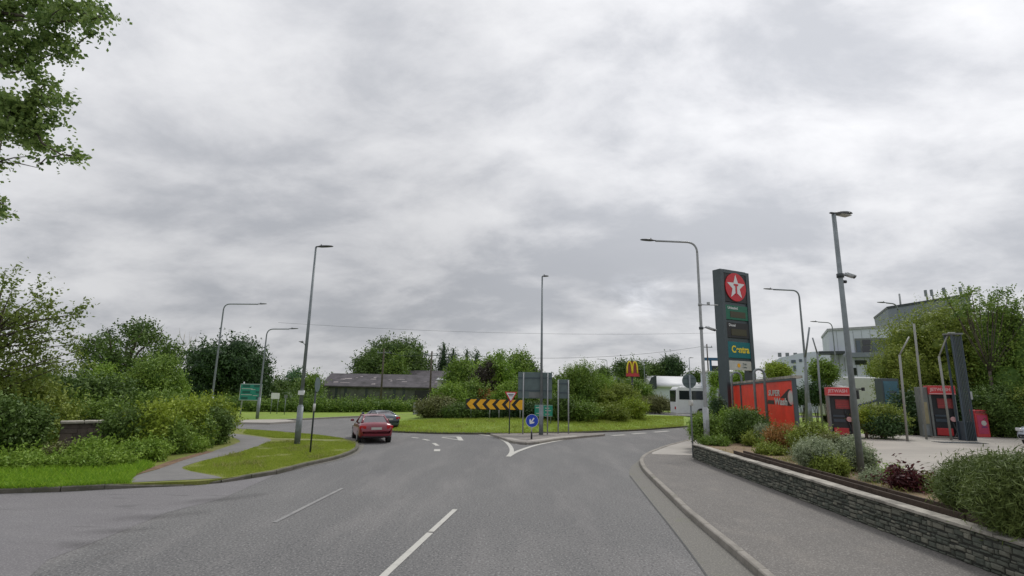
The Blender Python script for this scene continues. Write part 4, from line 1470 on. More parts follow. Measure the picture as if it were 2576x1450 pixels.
# small grey cabinet by the roundabout shrubs
b = W(1047, 1040, 49)
t = thing('roadside_cabinet', 'pale grey cabinet at the left edge of the roundabout shrubs', 'cabinet', (b.x, b.y, 0.3))
mb = MB(); mb.box((0, 0, .48), (.55, .35, 1.1)); mb.build('body', M['kiosk_grey'], t, bevel=.02)
mb = MB(); mb.box((0, 0, 1.07), (.62, .42, .06)); mb.build('lid', M['galv_pale'], t)
mb = MB(); mb.box((0, -.18, .5), (.46, .012, .9)); mb.build('door', M['galv_pale'], t)

# ------------------------------------------------------------------ cars
def car(label, loc, rz, paint, Lg=4.45, Wd=1.76, Ht=1.40, style='saloon'):
    """front towards +Y"""
    t = thing('parked_car' if 'parked' in label else 'car', label, 'car', loc, rz)
    hw = Wd / 2
    k = Lg / 4.5
    zb = 0.22
    # (y, half width, deck height, underside)
    if style == 'saloon':
        st = [(-2.25, .66, .72, .42), (-2.21, .78, .90, .34), (-2.05, .845, .985, .28), (-1.7, .875, 1.0, .24), (-1.2, .88, .985, .22), (-.5, .88, .945, .2),
              (.3, .88, .925, .2), (.85, .88, .92, .2), (1.3, .87, .86, .22), (1.75, .845, .78, .24), (2.08, .79, .69, .26), (2.22, .68, .56, .32), (2.25, .58, .46, .36)]
        gh = [(-1.72, .66, .62), (-1.0, .80, 0)]
    else:
        st = [(-2.25, .70, 1.0, .45), (-2.2, .82, 1.1, .38), (-2.0, .88, 1.13, .32), (-1.2, .90, 1.1, .28), (-.5, .90, 1.07, .26), (.3, .90, 1.05, .26), (.85, .90, 1.05, .26),
              (1.3, .89, 1.01, .28), (1.8, .87, .95, .3), (2.08, .80, .84, .32), (2.22, .70, .66, .36), (2.25, .60, .52, .4)]
    sc = hw / .88
    mb = MB(); vs = []
    for (y, w, zt, z0) in st:
        w *= sc
        sec = [(0, zt + .03), (w * .55, zt + .018), (w * .86, zt - .03), (w * .965, zt - .12), (w, zt - .24 if zt > .6 else zt - .08), (w * .995, z0 + .18), (w * .95, z0 + .04), (w * .8, z0), (0, z0)]
        full = sec + [(-a, b) for a, b in sec[-2:0:-1]]
        vs += [(a, y * k, b) for a, b in full]
    n = 16
    fs = []
    for i in range(len(st) - 1):
        for j in range(n):
            fs.append((i * n + j, i * n + (j + 1) % n, (i + 1) * n + (j + 1) % n, (i + 1) * n + j))
    fs += [tuple(range(n)), tuple(range(len(vs) - n, len(vs)))[::-1]]
    mb.add(vs, fs, 0, True)
    mb.build('body', paint, t)
    # greenhouse: belt and roof rings
    if style == 'saloon':
        belt = [(-1.62, .985, .68), (-1.15, .99, .79), (0, .945, .80), (.95, .93, .76), (1.22, .885, .62)]
        roof = [(-1.0, Ht - .055, .52), (-.62, Ht - .012, .57), (-.1, Ht, .59), (.25, Ht - .02, .58), (.50, Ht - .07, .53)]
    else:
        belt = [(-2.1, 1.12, .74), (-1.3, 1.11, .82), (0, 1.07, .83), (.95, 1.06, .78), (1.25, 1.0, .64)]
        roof = [(-1.75, Ht - .07, .60), (-1.2, Ht - .01, .64), (-.3, Ht, .66), (.15, Ht - .03, .63), (.42, Ht - .09, .56)]
    belt = [(y * k, z, w * sc) for y, z, w in belt]; roof = [(y * k, z, w * sc) for y, z, w in roof]
    nb = len(belt)
    Bl = [Vector((-w, y, z - .02)) for y, z, w in belt]; Br = [Vector((w, y, z - .02)) for y, z, w in belt]
    Rl = [Vector((-w, y, z)) for y, z, w in roof]; Rr = [Vector((w, y, z)) for y, z, w in roof]
    # glass faces
    for A, C in ((Bl, Rl), (Br, Rr)):
        mb = MB()
        for i in range(nb - 1):
            mb.add([A[i], A[i + 1], C[i + 1], C[i]], [(0, 1, 2, 3)], 0, True)
        mb.build('side_window', M['glass'], t)
    def rowquad(a, b, c, d, bulge):
        vs = []; m_ = 6
        for i in range(m_ + 1):
            q = i / m_
            e = 4 * q * (1 - q)
            p = a.lerp(b, q) + bulge * e; r2 = d.lerp(c, q) + bulge * e
            vs += [p, r2]
        return vs, [(2 * i, 2 * i + 2, 2 * i + 3, 2 * i + 1) for i in range(m_)]
    vs, fs = rowquad(Bl[0], Br[0], Rr[0], Rl[0], Vector((0, -.10, .0)))
    mb = MB(); mb.add(vs, fs, 0, True); mb.build('rear_window', M['glass_rear'], t)
    vs, fs = rowquad(Bl[-1], Br[-1], Rr[-1], Rl[-1], Vector((0, .14, .0)))
    mb = MB(); mb.add(vs, fs, 0, True); mb.build('windscreen', M['glass'], t)
    mb = MB()
    m_ = 6; vs = []
    for (y, z, w) in roof:
        for i in range(m_ + 1):
            q = -1 + 2 * i / m_
            yy = y + (-.10 if y == roof[0][0] else (.14 if y == roof[-1][0] else 0)) * (1 - q * q)
            vs.append((w * q * 1.01, yy, z + .035 * (1 - q * q) + .004))
    fs = []
    for i in range(nb - 1):
        for j in range(m_):
            fs.append((i * 7 + j, i * 7 + j + 1, (i + 1) * 7 + j + 1, (i + 1) * 7 + j))
    mb.add(vs, fs, 0, True)
    for A, C in ((Bl, Rl), (Br, Rr)):      # pillars and rails
        sgn = -1 if A is Bl else 1
        o_ = Vector((sgn * .008, 0, 0))
        for i, r_ in ((0, .05), (nb - 1, .038), (2, .03)):
            mb.tube([A[i] + o_, C[i] + o_], [r_ * 1.2, r_], 6)
        mb.tube([q + o_ for q in C], .028, 6)
    mb.build('roof', paint, t)
    # wheels
    wr = .315 if style == 'saloon' else .36
    for yy in (-1.32 * k, 1.36 * k):
        for sg in (-1, 1):
            xo = sg * (hw - .015)
            mb = MB(); mb.prism(circ(wr + .05, 24, yy, wr), 'x', xo - sg * .2, xo + sg * .006)
            mb.build('wheel_arch', M['tyre'], t)
            mb = MB(); mb.tube([(xo - sg * .2, yy, wr), (xo - sg * .02, yy, wr), (xo + sg * .012, yy, wr)], [wr, wr, wr * .94], 24)
            wh = mb.build('wheel', M['tyre'], t)
            mb = MB(); mb.prism(circ(wr * .66, 20, yy, wr), 'x', xo + sg * .012, xo + sg * .018)
            for q in range(5):
                an = q * 2 * math.pi / 5
                mb.box((xo + sg * .02, yy + math.cos(an) * wr * .33, wr + math.sin(an) * wr * .33), (.006, .05, .05))
            mb.build('rim', M['alloy'], wh)
    # rear lamps, plate, bumper shadow line
    yb = -2.22 * k
    for sg in (-1, 1):
        zl = .80 if style == 'saloon' else .92
        mb = MB(); mb.box((sg * (hw * .78), yb + .045, zl), (hw * .40, .09, .15), rz=sg * .33)
        mb.build('tail_light', M['taillight'], t, bevel=.02)
        mb = MB(); mb.box((sg * (hw * .74), 2.14 * k, .62 if style == 'saloon' else .80), (hw * .38, .12, .15), rz=-sg * .45)
        mb.build('headlight', M['headlight'], t, bevel=.03)
        mb = MB(); mb.box((sg * (hw + .09), .78 * k, 1.0 if style == 'saloon' else 1.12), (.18, .10, .12))
        mb.build('door_mirror', paint, t, bevel=.03)
    mb = MB(); mb.box((0, yb - .035, .74 if style == 'saloon' else .8), (.52, .012, .115)); mb.build('number_plate', M['number_plate'], t)
    mb = MB(); mb.box((0, yb + .07, .36), (hw * 1.65, .14, .13)); mb.build('bumper_shadow', M['black'], t, bevel=.03)  # black bar standing in for the shadow line under the bumper
    mb = MB(); mb.box((0, 2.2 * k, .42), (hw * 1.1, .06, .14)); mb.build('grille', M['black'], t, bevel=.02)
    return t
M['glass_rear'] = mat('rear_glass', (0.10, 0.09, 0.10), 0.12, 0.9)

b = W(932, 1103, 28.6)
car('dark red saloon car entering the roundabout, seen from behind', (b.x, b.y, 0), R(22), M['car_red'], Lg=4.15, Wd=1.70, Ht=1.34)
b = W(951, 1082, 36.2)
car('slate coloured saloon car half hidden beyond the red car', (b.x, b.y, 0), R(34), M['car_blue'], Lg=3.9, Wd=1.62, Ht=1.20)
b = W(2700, 1118, 25.0)
car('silver grey parked car cut off by the right edge of the picture', (b.x, b.y, ZR), R(100), M['car_silver'], Lg=4.4, Wd=1.8, Ht=1.62, style='suv')

# ------------------------------------------------------------------ coach
bl_ = W(1702, 1030, 62.5)
cl_ = 11.5
zt = H(bl_.x, 62.5, 973)
t = thing('coach', 'white coach with dark windows beyond the right side of the roundabout', 'bus', (bl_.x + cl_ / 2, 62.5 + 1.2, 0.0))
hh = zt
mb = MB()
prof = [(-cl_ / 2, .35), (cl_ / 2, .35), (cl_ / 2 + .0, hh - .4), (cl_ / 2 - .2, hh), (-cl_ / 2 + .35, hh), (-cl_ / 2 + .08, hh - .3), (-cl_ / 2 - .03, 1.6)]
mb.prism(prof, 'y', -1.2, 1.2); mb.build('body', M['white'], t, bevel=.09)
mb = MB(); mb.box((0, 0, hh + .06), (cl_ * .8, 1.8, .16)); mb.build('roof_pod', M['white'], t, bevel=.04)
x = -cl_ / 2 + .35
for i in range(7):
    wd_ = 1.5
    if x + wd_ > cl_ / 2 - .2: break
    mb = MB(); mb.box((x + wd_ / 2, -1.215, hh - .98), (wd_ - .06, .03, 1.05)); mb.build('window', M['glass'], t, bevel=.03)
    x += wd_
mb = MB(); mb.box((-cl_ / 2 + .0, 0, hh - 1.1), (.12, 2.1, 1.4)); mb.build('rear_window', M['glass'], t, bevel=.05)
for xx, ww in ((cl_ * .0 - .6, .55), (cl_ * .0 + .5, .5), (cl_ * .33, .5)):
    mb = MB(); mb.box((xx, -1.21, 1.15), (ww, .02, 1.1)); mb.build('panel', M['kiosk_grey'], t)
for xx in (-cl_ / 2 + 2.9, cl_ / 2 - 2.6):
    for sg in (-1, 1):
        mb = MB(); mb.tube([(xx, sg * .95, .5), (xx, sg * 1.23, .5)], .5, 22)
        wh = mb.build('wheel', M['tyre'], t)
        mb = MB(); mb.prism(circ(.27, 16, xx, .5), 'y', sg * 1.235, sg * 1.245); mb.build('rim', M['alloy'], wh)
mb = MB(); mb.box((-cl_ / 2 - .05, -.9, 1.0), (.06, .3, .3)); mb.build('tail_light', M['taillight'], t)

# ------------------------------------------------------------------ price totem
TY = 36.0
tl, tr_ = W(1813, 940, TY), W(1899, 930, TY)
tw = (tr_.x - tl.x)
ttop = H((tl.x + tr_.x) / 2, TY, 684)
tcx = (tl.x + tr_.x) / 2
TH = ttop - ZR
tot = thing('price_totem', 'tall slate grey fuel price totem with red star disc and teal panel', 'sign', (tcx - .05, TY, ZR), R(26))
W2 = 2.90
dp = 0.70
mb = MB(); mb.box((-W2 / 2 + .17, 0, TH / 2), (.34, dp, TH)); mb.build('side_column', M['totem'], tot, bevel=.03)
mb = MB(); mb.box((W2 / 2 - .17, 0, TH / 2 - .01), (.34, dp, TH - .02)); mb.build('side_column', M['totem'], tot, bevel=.03)
mb = MB(); mb.box((0, 0, TH - .12), (W2 - .68, dp - .01, .24)); mb.build('top_rail', M['totem'], tot)
iw = W2 - .68
def rowz(py): return H(tcx, TY, py) - ZR
zr = [rowz(p) for p in (688, 763, 771, 807, 814, 852, 862, 902, 909, 932)]
def panel(name, za, zb, m_, y=-.30, w=iw - .02):
    mb = MB(); mb.box((0, y / 2 - .005, (za + zb) / 2), (w, abs(y), za - zb)); return mb.build(name, m_, tot, bevel=.012)
panel('star_panel', zr[0], zr[1], M['black'])
panel('petrol_panel', zr[2], zr[3], M['totem_green'])
panel('diesel_panel', zr[4], zr[5], M['black'])
panel('shop_panel', zr[6], zr[7], M['totem_teal'])
panel('services_panel', zr[8], zr[9], M['off_white'])
for za, zb in ((zr[1], zr[2]), (zr[3], zr[4]), (zr[5], zr[6]), (zr[7], zr[8])):
    mb = MB(); mb.box((0, -.12, (za + zb) / 2), (iw, .22, max(.03, za - zb - .02))); mb.build('divider', M['totem'], tot)
F0 = -.312
sc_ = (zr[0] + zr[1]) / 2; sr = min(iw * .56, (zr[0] - zr[1]) * .47)
mb = MB(); mb.prism(circ(sr, 48, 0, sc_), 'y', F0 - .06, F0 + .02); mb.build('star_disc', M['red'], tot, bevel=.01)
star = []
for k in range(10):
    an = R(90) + k * math.pi / 5
    r_ = sr * (.90 if k % 2 == 0 else .37)
    star.append((r_ * math.cos(an), sc_ + r_ * math.sin(an)))
mb = MB()
cen = (0, sc_)
for k in range(10):
    a_, b2 = star[k], star[(k + 1) % 10]
    mb.add([(a_[0], F0 - .07, a_[1]), (b2[0], F0 - .07, b2[1]), (cen[0], F0 - .07, cen[1])], [(0, 1, 2)])
mb.build('star', M['white'], tot)
mb = MB()
q = sr
mb.box((0, F0 - .08, sc_ + q * .16), (q * .42, .012, q * .13)); mb.box((0, F0 - .08, sc_ - q * .22), (q * .15, .012, q * .66))
mb.build('letter_t', M['red'], tot)
for za, zb, s_ in ((zr[2], zr[3], 'Unleaded'), (zr[4], zr[5], 'Diesel')):
    lettering(s_, .26, tot, (-iw * (.18 if s_[0] == 'U' else .25), F0 - .004, za - .2), M['white'], bold=.004)
    mb = MB(); mb.box((.08, F0 - .004, (za + zb) / 2 - .14), (iw * .68, .012, (za - zb) * .42)); mb.build('price_display', M['led_off'], tot)
lettering('Centra', .66, tot, (iw * .05, F0 - .004, (zr[6] + zr[7]) / 2 + .02), M['letter_yellow'], bold=.02, sx=.92)
mb = MB(); mb.prism(circ(.14, 14, -.15, (zr[8] + zr[9]) / 2), 'y', F0 - .015, F0); mb.build('emblem', M['yellow'], tot)
lettering('Deli', .22, tot, (.42, F0 - .004, (zr[8] + zr[9]) / 2 + .09), M['sign_back']); lettering('Coffee', .16, tot, (.42, F0 - .004, (zr[8] + zr[9]) / 2 - .12), M['sign_back'])

# ------------------------------------------------------------------ red car wash screen wall
WR = W(2009, 1100, 24.0); WLp = W(1819, 1040, 38.5)
T0 = H(WR.x, WR.y, 945); T1 = H(WLp.x, WLp.y, 966)
dv = Vector((WLp.x - WR.x, WLp.y - WR.y, 0)); LW = dv.length; dv.normalize()
ang = math.atan2(-dv.y, -dv.x)       # local +x runs from the far end to the near end
cw_ = thing('car_wash_screen', 'long red panelled car wash screen wall with white lettering and round badge', 'screen wall', (WLp.x, WLp.y, ZR), ang)
# faces towards local -y (towards the road)
def pick(pxv):
    # distance along the wall (from the far end) seen at column pxv
    lo, hi = 0.0, LW
    for _ in range(40):
        m_ = (lo + hi) / 2
        p = (WLp.x - dv.x * m_, WLp.y - dv.y * m_, 2.8)
        if proj(p)[0] < pxv: lo = m_
        else: hi = m_
    return (lo + hi) / 2
def topz(s): return (T1 + (T0 - T1) * s / LW) - ZR
posts = [0.0] + [pick(p) for p in (1867, 1928)] + [LW]
nxt = [0.0, pick(1866), pick(1927), LW]
for i in range(3):
    a_, b2 = nxt[i] + .09, nxt[i + 1] - .09
    mb = MB(); 
    h1, h2 = topz(a_) - .16, topz(b2) - .16
    mb.add([(a_, -.03, 0), (b2, -.03, 0), (b2, -.03, h2), (a_, -.03, h1), (a_, .03, 0), (b2, .03, 0), (b2, .03, h2), (a_, .03, h1)],
           [(0, 1, 2, 3), (7, 6, 5, 4), (0, 4, 5, 1), (3, 2, 6, 7), (0, 3, 7, 4), (1, 5, 6, 2)])
    mb.build('red_panel', M['panel_red'], cw_)
for s_ in nxt:
    mb = MB(); hh = topz(s_) - .1
    mb.box((s_, 0, hh / 2), (.15, .16, hh)); mb.build('frame_post', M['totem'], cw_)
mb = MB()
h1, h2 = topz(0), topz(LW)
mb.add([(-.12, -.1, h1 - .12), (LW + .12, -.1, h2 - .12), (LW + .12, -.1, h2), (-.12, -.1, h1), (-.12, .35, h1 - .12), (LW + .12, .35, h2 - .12), (LW + .12, .35, h2), (-.12, .35, h1)],
       [(0, 1, 2, 3), (7, 6, 5, 4), (0, 4, 5, 1), (3, 2, 6, 7), (0, 3, 7, 4), (1, 5, 6, 2)])
mb.build('top_cap', M['coping'], cw_)
mb = MB()
mb.add([(-.1, -.085, h1 - .22), (LW + .1, -.085, h2 - .22), (LW + .1, -.085, h2 - .122), (-.1, -.085, h1 - .122)], [(0, 1, 2, 3)])
mb.build('top_rail', M['totem'], cw_)
# artwork on the nearest panel
s0, s1 = nxt[2] + .2, LW - .15
lw_ = s1 - s0
hp = topz(LW)
zA, zB = hp * .55, hp * .78
mb = MB(); mb.prism([(s0 + lw_ * .02, zA + .02), (s0 + lw_ * .30, zA + .02), (s0 + lw_ * .30, zA + .22), (s0 + lw_ * .05, zA + .22)], 'y', -.042, -.034)
mb.prism([(s0 + lw_ * .55, zA + .35), (s0 + lw_ * .86, zB + .06), (s0 + lw_ * .93, zB + .06), (s0 + lw_ * .93, zA), (s0 + lw_ * .70, zA), (s0 + lw_ * .70, zA + .35)], 'y', -.042, -.034)
mb.build('black_flash', M['black'], cw_)
lettering('SUPER', .40, cw_, (s0 + lw_ * .32, -.048, zB - .14), M['off_white'], sx=1.6, bold=.012, shear=.15)
lettering('Wash', .46, cw_, (s0 + lw_ * .56, -.052, zA + .16), M['off_white'], sx=1.75, bold=.015, shear=.15)
mb = MB(); mb.prism([(s0 + lw_ * .93 + .40 * math.cos(a), (zA + zB) / 2 + .03 + .33 * math.sin(a)) for a in [2 * math.pi * k / 32 for k in range(32)]], 'y', -.046, -.036)
mb.build('round_badge', M['skin_pink'], cw_)
mb = MB(); mb.prism([(s0 + lw_ * .93 + .28 * math.cos(a), (zA + zB) / 2 + .03 + .24 * math.sin(a)) for a in [2 * math.pi * k / 32 for k in range(32)]], 'y', -.052, -.047)
mb.build('badge_centre', M['off_white'], cw_)

# swan neck vent pipes in front
for lb, pa, pb_, pt, Y in (('hooped grey vent pipe rising in front of the red screen, farther one', 1843, 1868, 937, 33), ('hooped grey vent pipe in front of the red screen, nearer one', 1900, 1927, 929, 27)):
    a_, b2 = W(pa, 1000, Y), W(pb_, 1000, Y)
    t = thing('vent_pipe', lb, 'vent pipe', (a_.x, Y, ZR), 0, 'hooped vent pipes')
    zt = H(a_.x, Y, pt) - ZR
    wv = b2.x - a_.x
    pts = [(0, 0, -.1), (0, 0, zt - wv / 2)] + [(wv / 2 - wv / 2 * math.cos(k * math.pi / 10), 0, zt - wv / 2 + wv / 2 * math.sin(k * math.pi / 10)) for k in range(1, 11)] + [(wv, 0, -.1)]
    mb = MB(); mb.tube(pts, .062, 12); mb.build('pipe', M['galv'], t)

# ------------------------------------------------------------------ jet wash kiosks
def kiosk(label, pl, pr, pt, pb, cab=False):
    b = G((pl + pr) / 2, pb, ZR)
    Y = b.y
    l, r_ = W(pl, pb, Y), W(pr, pb, Y)
    w = r_.x - l.x
    RZ = R(-24)
    fa = Facade((pl + pr) / 2, pb, Y, RZ)
    w = fa.hit(pr, pb)[0] - fa.hit(pl, pb)[0]
    cc_ = fa.p + fa.n * .4
    cx_ = l.x * .5 + r_.x * .5
    t = thing('jet_wash_kiosk', label, 'kiosk', (cc_.x, cc_.y, ZR), RZ, 'jet wash kiosks on the forecourt')
    hh = H(cx_, Y, pt) - ZR
    d_ = .8
    for sg in (-1, 1):
        mb = MB(); mb.box((sg * (w / 2 - .05), 0, hh / 2), (.10, d_, hh)); mb.build('side_panel', M['kiosk_grey'], t, bevel=.01)
    mb = MB(); mb.box((0, .12, hh * .43), (w - .21, d_ - .3, hh * .86)); mb.build('body', M['kiosk_dark'], t)
    mb = MB(); mb.box((0, -.03, hh * .915), (w + .02, d_ + .1, hh * .17)); mb.build('header', M['kiosk_red'], t, bevel=.015)
    lettering('JETWASH', .24, t, (-w * .06, -d_ / 2 - .085, hh * .925), M['skin_pink'], bold=.008, sx=.9)
    mb = MB(); mb.box((0, -d_ / 2 - .082, hh * .845), (w * .98, .006, .05)); mb.build('header_stripe', M['skin_pink'], t)
    mb = MB(); mb.box((w * .12, -.17, hh * .66), (w * .58, .03, hh * .19)); o_ = mb.build('notice', M['kiosk_notice'], t)
    mb = MB()
    for k in range(4): mb.box((w * .12, -.188, hh * (.72 - .035 * k)), (w * .5, .004, .018))
    mb.build('notice_text', M['kiosk_red'], o_)
    mb = MB(); mb.box((-w * .06, -.165, hh * .42), (w * .5, .03, .10)); mb.box((-w * .06, -.165, hh * .33), (w * .5, .03, .16)); mb.build('control_panel', M['gantry'], t)
    mb = MB(); mb.box((-w * .02, -.19, hh * .115), (w * .62, .08, hh * .14)); mb.build('coin_box', M['kiosk_red'], t, bevel=.02)
    mb = MB(); mb.prism(circ(.14, 20, w * .34, hh * .36), 'y', -.30, -.17); mb.build('dial', M['skin_pink'], t, bevel=.02)
    mb = MB(); mb.tube([(w * .2, -.2, hh * .57), (w * .2, -.2, hh * .42)], .03, 8)
    mb.tube([(w * .30, -.25, hh * .3), (w * .40, -.3, .35), (w * .25, -.45, .06), (w * .05, -.9, .04), (w * .5, -1.2, .04), (w * .8, -.7, .04)], .028, 8)
    mb.build('lance_hose', M['dark_metal'], t)
    mb = MB(); mb.box((0, 0, .04), (w + .3, d_ + .5, .08)); mb.build('plinth', M['kerb'], t)
    if cab:
        cwid = .42
        mb = MB(); mb.box((-w / 2 - cwid / 2 - .02, .1, hh * .485), (cwid, d_, hh * .97)); c_ = mb.build('side_cabinet', M['kiosk_grey'], t, bevel=.02)
        mb = MB(); mb.box((-w / 2 - cwid / 2, -.31, hh * .47), (cwid * .5, .02, hh * .42)); mb.build('instruction_panel', M['beige_panel'], c_)
        mb = MB(); mb.box((-w / 2 - cwid / 2 - .1, -.32, hh * .14), (cwid * .7, .06, hh * .2)); mb.build('lower_box', M['galv'], c_)
        mb = MB(); mb.box((w / 2 + .16, .1, .42), (.22, .3, .84)); mb.build('bollard', M['kiosk_grey'], t, bevel=.02)
    return t, b
kiosk('red topped jet wash kiosk just left of the forecourt lamp post', 2091, 2153, 975, 1101)
kiosk('red topped jet wash kiosk with grey side cabinet, right of the lamp post', 2351, 2419, 971, 1103, True)

# boom arms over the jet wash
def boom(label, pts_px, Y, zb=ZR, r=.043, m_='pole_beige'):
    b = W(pts_px[0][0], pts_px[0][1], Y)
    t = thing('boom_arm', label, 'boom pole', (b.x, Y, zb), 0, 'jet wash boom poles')
    P = [Vector((0, 0, -.1))]
    for (px, py) in pts_px[1:]:
        q = W(px, py, Y); P.append(Vector((q.x - b.x, 0, q.z - zb)))
    mb = MB(); mb.tube(P[:2], r * 1.25, 10); mb.build('pole', M[m_], t)
    if len(P) > 2:
        mb = MB(); mb.tube(P[1:], r * .9, 8); mb.build('arm', M[m_], t)
    return t
boom('bent beige boom pole between the two jet wash kiosks', [(2281, 1096), (2263, 893), (2287, 848)], 27)
boom('straight pale pole rising behind the cabinet of the right kiosk', [(2322, 1040), (2299, 815)], 28.5)
boom('bent beige boom pole rising out of the right kiosk roof', [(2384, 1040), (2362, 897), (2386, 838), (2402, 838)], 28.2)
boom('thin dark bent pole behind the left jet wash kiosk', [(2066, 1040), (2056, 890), (2044, 850)], 34, r=.05, m_='galv')
boom('short slanted pole tip beside the lamp between screen and kiosk', [(2026, 1040), (2026, 900), (2036, 824)], 37, r=.07, m_='galv')

# louvred gantry column
Y = 27.9; b = W(2443, 1095, Y)
zt = H(b.x - .2, Y, 842) - ZR
t = thing('wash_gantry', 'tall dark ribbed wash gantry column beside the right kiosk', 'gantry', (b.x - .02, Y, ZR))
for sx, sy in ((-.26, 0), (.26, 0), (-.26, .42), (.26, .42)):
    mb = MB(); mb.box((sx, sy, zt / 2), (.09 if sx < 0 else .05, .05, zt)); mb.build('corner_post', M['gantry'], t)
for k in range(5):
    mb = MB(); mb.box((-.17 + k * .085, -.01, zt / 2 - .05), (.028, .05, zt - .1)); mb.build('slat', M['totem'], t)
mb = MB(); mb.box((0, .21, .5), (.46, .34, 1.0)); mb.build('machine_box', M['gantry'], t)
mb = MB(); mb.box((0, .2, zt + .04), (.66, .60, .09)); mb.build('cap', M['kiosk_grey'], t, bevel=.01)
mb = MB(); mb.box((.31, .0, zt * .42), (.1, .12, .42)); mb.build('control_box', M['galv_pale'], t)

# pink dispenser and sunken grate
b = G(2477, 1101, ZR)
t = thing('air_dispenser', 'leaning pink and red dispenser cabinet right of the kiosks', 'dispenser', (b.x, b.y + .2, ZR), 0)
hh = H(b.x, b.y, 1032) - ZR
mb = MB(); mb.box((0, 0, hh / 2), (.78, .42, hh)); mb.build('body', M['kiosk_red'], t, bevel=.05)
mb = MB(); mb.box((0, -.215, hh * .47), (.58, .02, hh * .68)); mb.build('front_panel', M['pink'], t)
mb = MB(); mb.box((0, -.215, hh * .92), (.66, .03, hh * .10)); mb.build('hood', M['kiosk_notice'], t)
mb = MB(); mb.prism(circ(.15, 20, .06, hh * .52), 'y', -.24, -.226); mb.build('badge', M['off_white'], t)
mb = MB(); mb.box((.06, -.235, hh * .38), (.3, .01, .05)); mb.build('badge_bar', M['logo_blue'], t)

b = G(2415, 1115, ZR)
t = thing('floor_grate', 'dark floor grate with coiled hose in front of the right kiosk', 'grate', (b.x, b.y, ZR + .012))
mb = MB(); mb.box((0, 0, .008), (2.3, .7, .016)); mb.build('frame', M['kiosk_dark'], t)
mb = MB()
for k in range(20): mb.box((-1.05 + k * .11, 0, .022), (.03, .6, .012))
mb.build('bars', M['galv'], t)

# blue vending box and a trolley frame
b = W(2237, 1020, 35)
t = thing('vending_machine', 'blue topped vending cabinet behind the low conifer', 'vending machine', (b.x, 35, ZR))
zt = H(b.x, 35, 953) - ZR
mb = MB(); mb.box((0, 0, zt / 2), (1.15, .7, zt)); mb.build('body', M['totem'], t, bevel=.03)
mb = MB(); mb.box((0, -.36, zt * .55), (.95, .02, zt * .8)); mb.build('front_panel', M['vend_blue'], t)
mb = MB(); mb.box((.1, -.375, zt * .72), (.5, .012, .3)); mb.build('picture', M['glass_blue'], t)
b = G(2225, 1093, ZR)
t = thing('hose_stand', 'thin metal hose stand in front of the low conifer', 'stand', (b.x, b.y, ZR))
mb = MB(); mb.tube([(.25, 0, 0), (.25, 0, 1.0), (-.45, 0, .78)], .022, 8); mb.tube([(.25, 0, .9), (.7, .1, .55)], .015, 6); mb.build('frame', M['galv'], t)

# white lorry behind
b = W(2165, 1020, 46)
t = thing('lorry', 'white box lorry with dark blue swoosh behind the jet wash', 'lorry', (b.x, 46, 0.5), R(8))
zt = H(b.x, 46, 950) - .5
mb = MB(); mb.box((-.1, 0, zt / 2 + .35), (3.4, 2.4, zt - .7)); mb.build('box_body', M['white'], t, bevel=.12)
mb = MB(); mb.box((-2.55, 0, zt * .42 + .2), (1.5, 2.3, zt * .66)); mb.build('cab', M['white'], t, bevel=.2)
mb = MB(); mb.box((-2.6, -1.16, zt * .55), (.9, .03, .7)); mb.build('cab_window', M['glass'], t, bevel=.03)
mb = MB(); mb.tube([(-1.3, -1.22, zt * .38), (-.3, -1.22, zt * .44), (.5, -1.22, zt * .5), (.9, -1.22, zt * .62), (.5, -1.22, zt * .75), (1.0, -1.22, zt * .82)], .09, 6); mb.build('swoosh', M['logo_blue'], t)
mb = MB(); mb.box((1.75, -.3, zt * .45), (.14, 1.4, zt * .85)); mb.build('rear_frame', M['beige_panel'], t)
for xx in (-2.6, .9):
    for sg in (-1, 1):
        mb = MB(); mb.tube([(xx, sg * .9, .45), (xx, sg * 1.2, .45)], .45, 18); mb.build('wheel', M['tyre'], t)

# arches sign beyond the shrubs
AY = 78
b = W(1591, 960, AY)
t = thing('arches_sign', 'red sign board with yellow double arches above the shrubs', 'sign', (b.x, AY, .1))
zt, zb_ = H(b.x, AY, 910) - .1, H(b.x, AY, 948) - .1
sw = 30 / 1288 * AY
hh = zt - zb_
mb = MB(); mb.tube([(0, .15, -.1), (0, .15, zb_ + .2)], .16, 12); mb.build('pole', M['kiosk_dark'], t)
mb = MB(); mb.prism([(-sw * .52, zb_), (sw * .62, zb_), (sw * .48, zb_ + hh * .62), (sw * .2, zt), (-sw * .2, zt), (-sw * .48, zb_ + hh * .62)], 'y', -.05, .12); mb.build('board', M['red_dark'] if 'red_dark' in M else M['kiosk_notice'], t)
mb = MB(); mb.box((0, -.07, zb_ + hh * .13), (sw * 1.0, .04, hh * .22)); mb.build('name_bar', M['kiosk_red'], t)
for sg in (-1, 1):
    pts = []
    for k in range(13):
        a_ = math.pi * k / 12
        pts.append((sg * sw * .225 + math.cos(a_) * sw * .20, -.09, zb_ + hh * .22 + hh * .78 * math.sin(a_) ** .75 * .98))
    mb = MB(); mb.tube(pts, sw * .062, 8); mb.build('arch', M['letter_yellow'], t)

# blue canopy frame behind the totem
b = W(1790, 960, 90)
t = thing('canopy_frame', 'blue canopy beam on a post far behind the price totem', 'canopy', (b.x, 90, .1))
zt = H(b.x, 90, 904) - .1
mb = MB(); mb.box((1.2, 0, zt), (4.6, .5, .5)); mb.build('beam', M['canopy_blue'], t)
mb = MB(); mb.box((.0, 0, zt / 2), (.3, .3, zt)); mb.build('post', M['canopy_blue'], t)
mb = MB(); mb.box((1.0, .3, zt * .72), (2.0, .3, zt * .3)); mb.build('banner', M['dark_metal'], t)

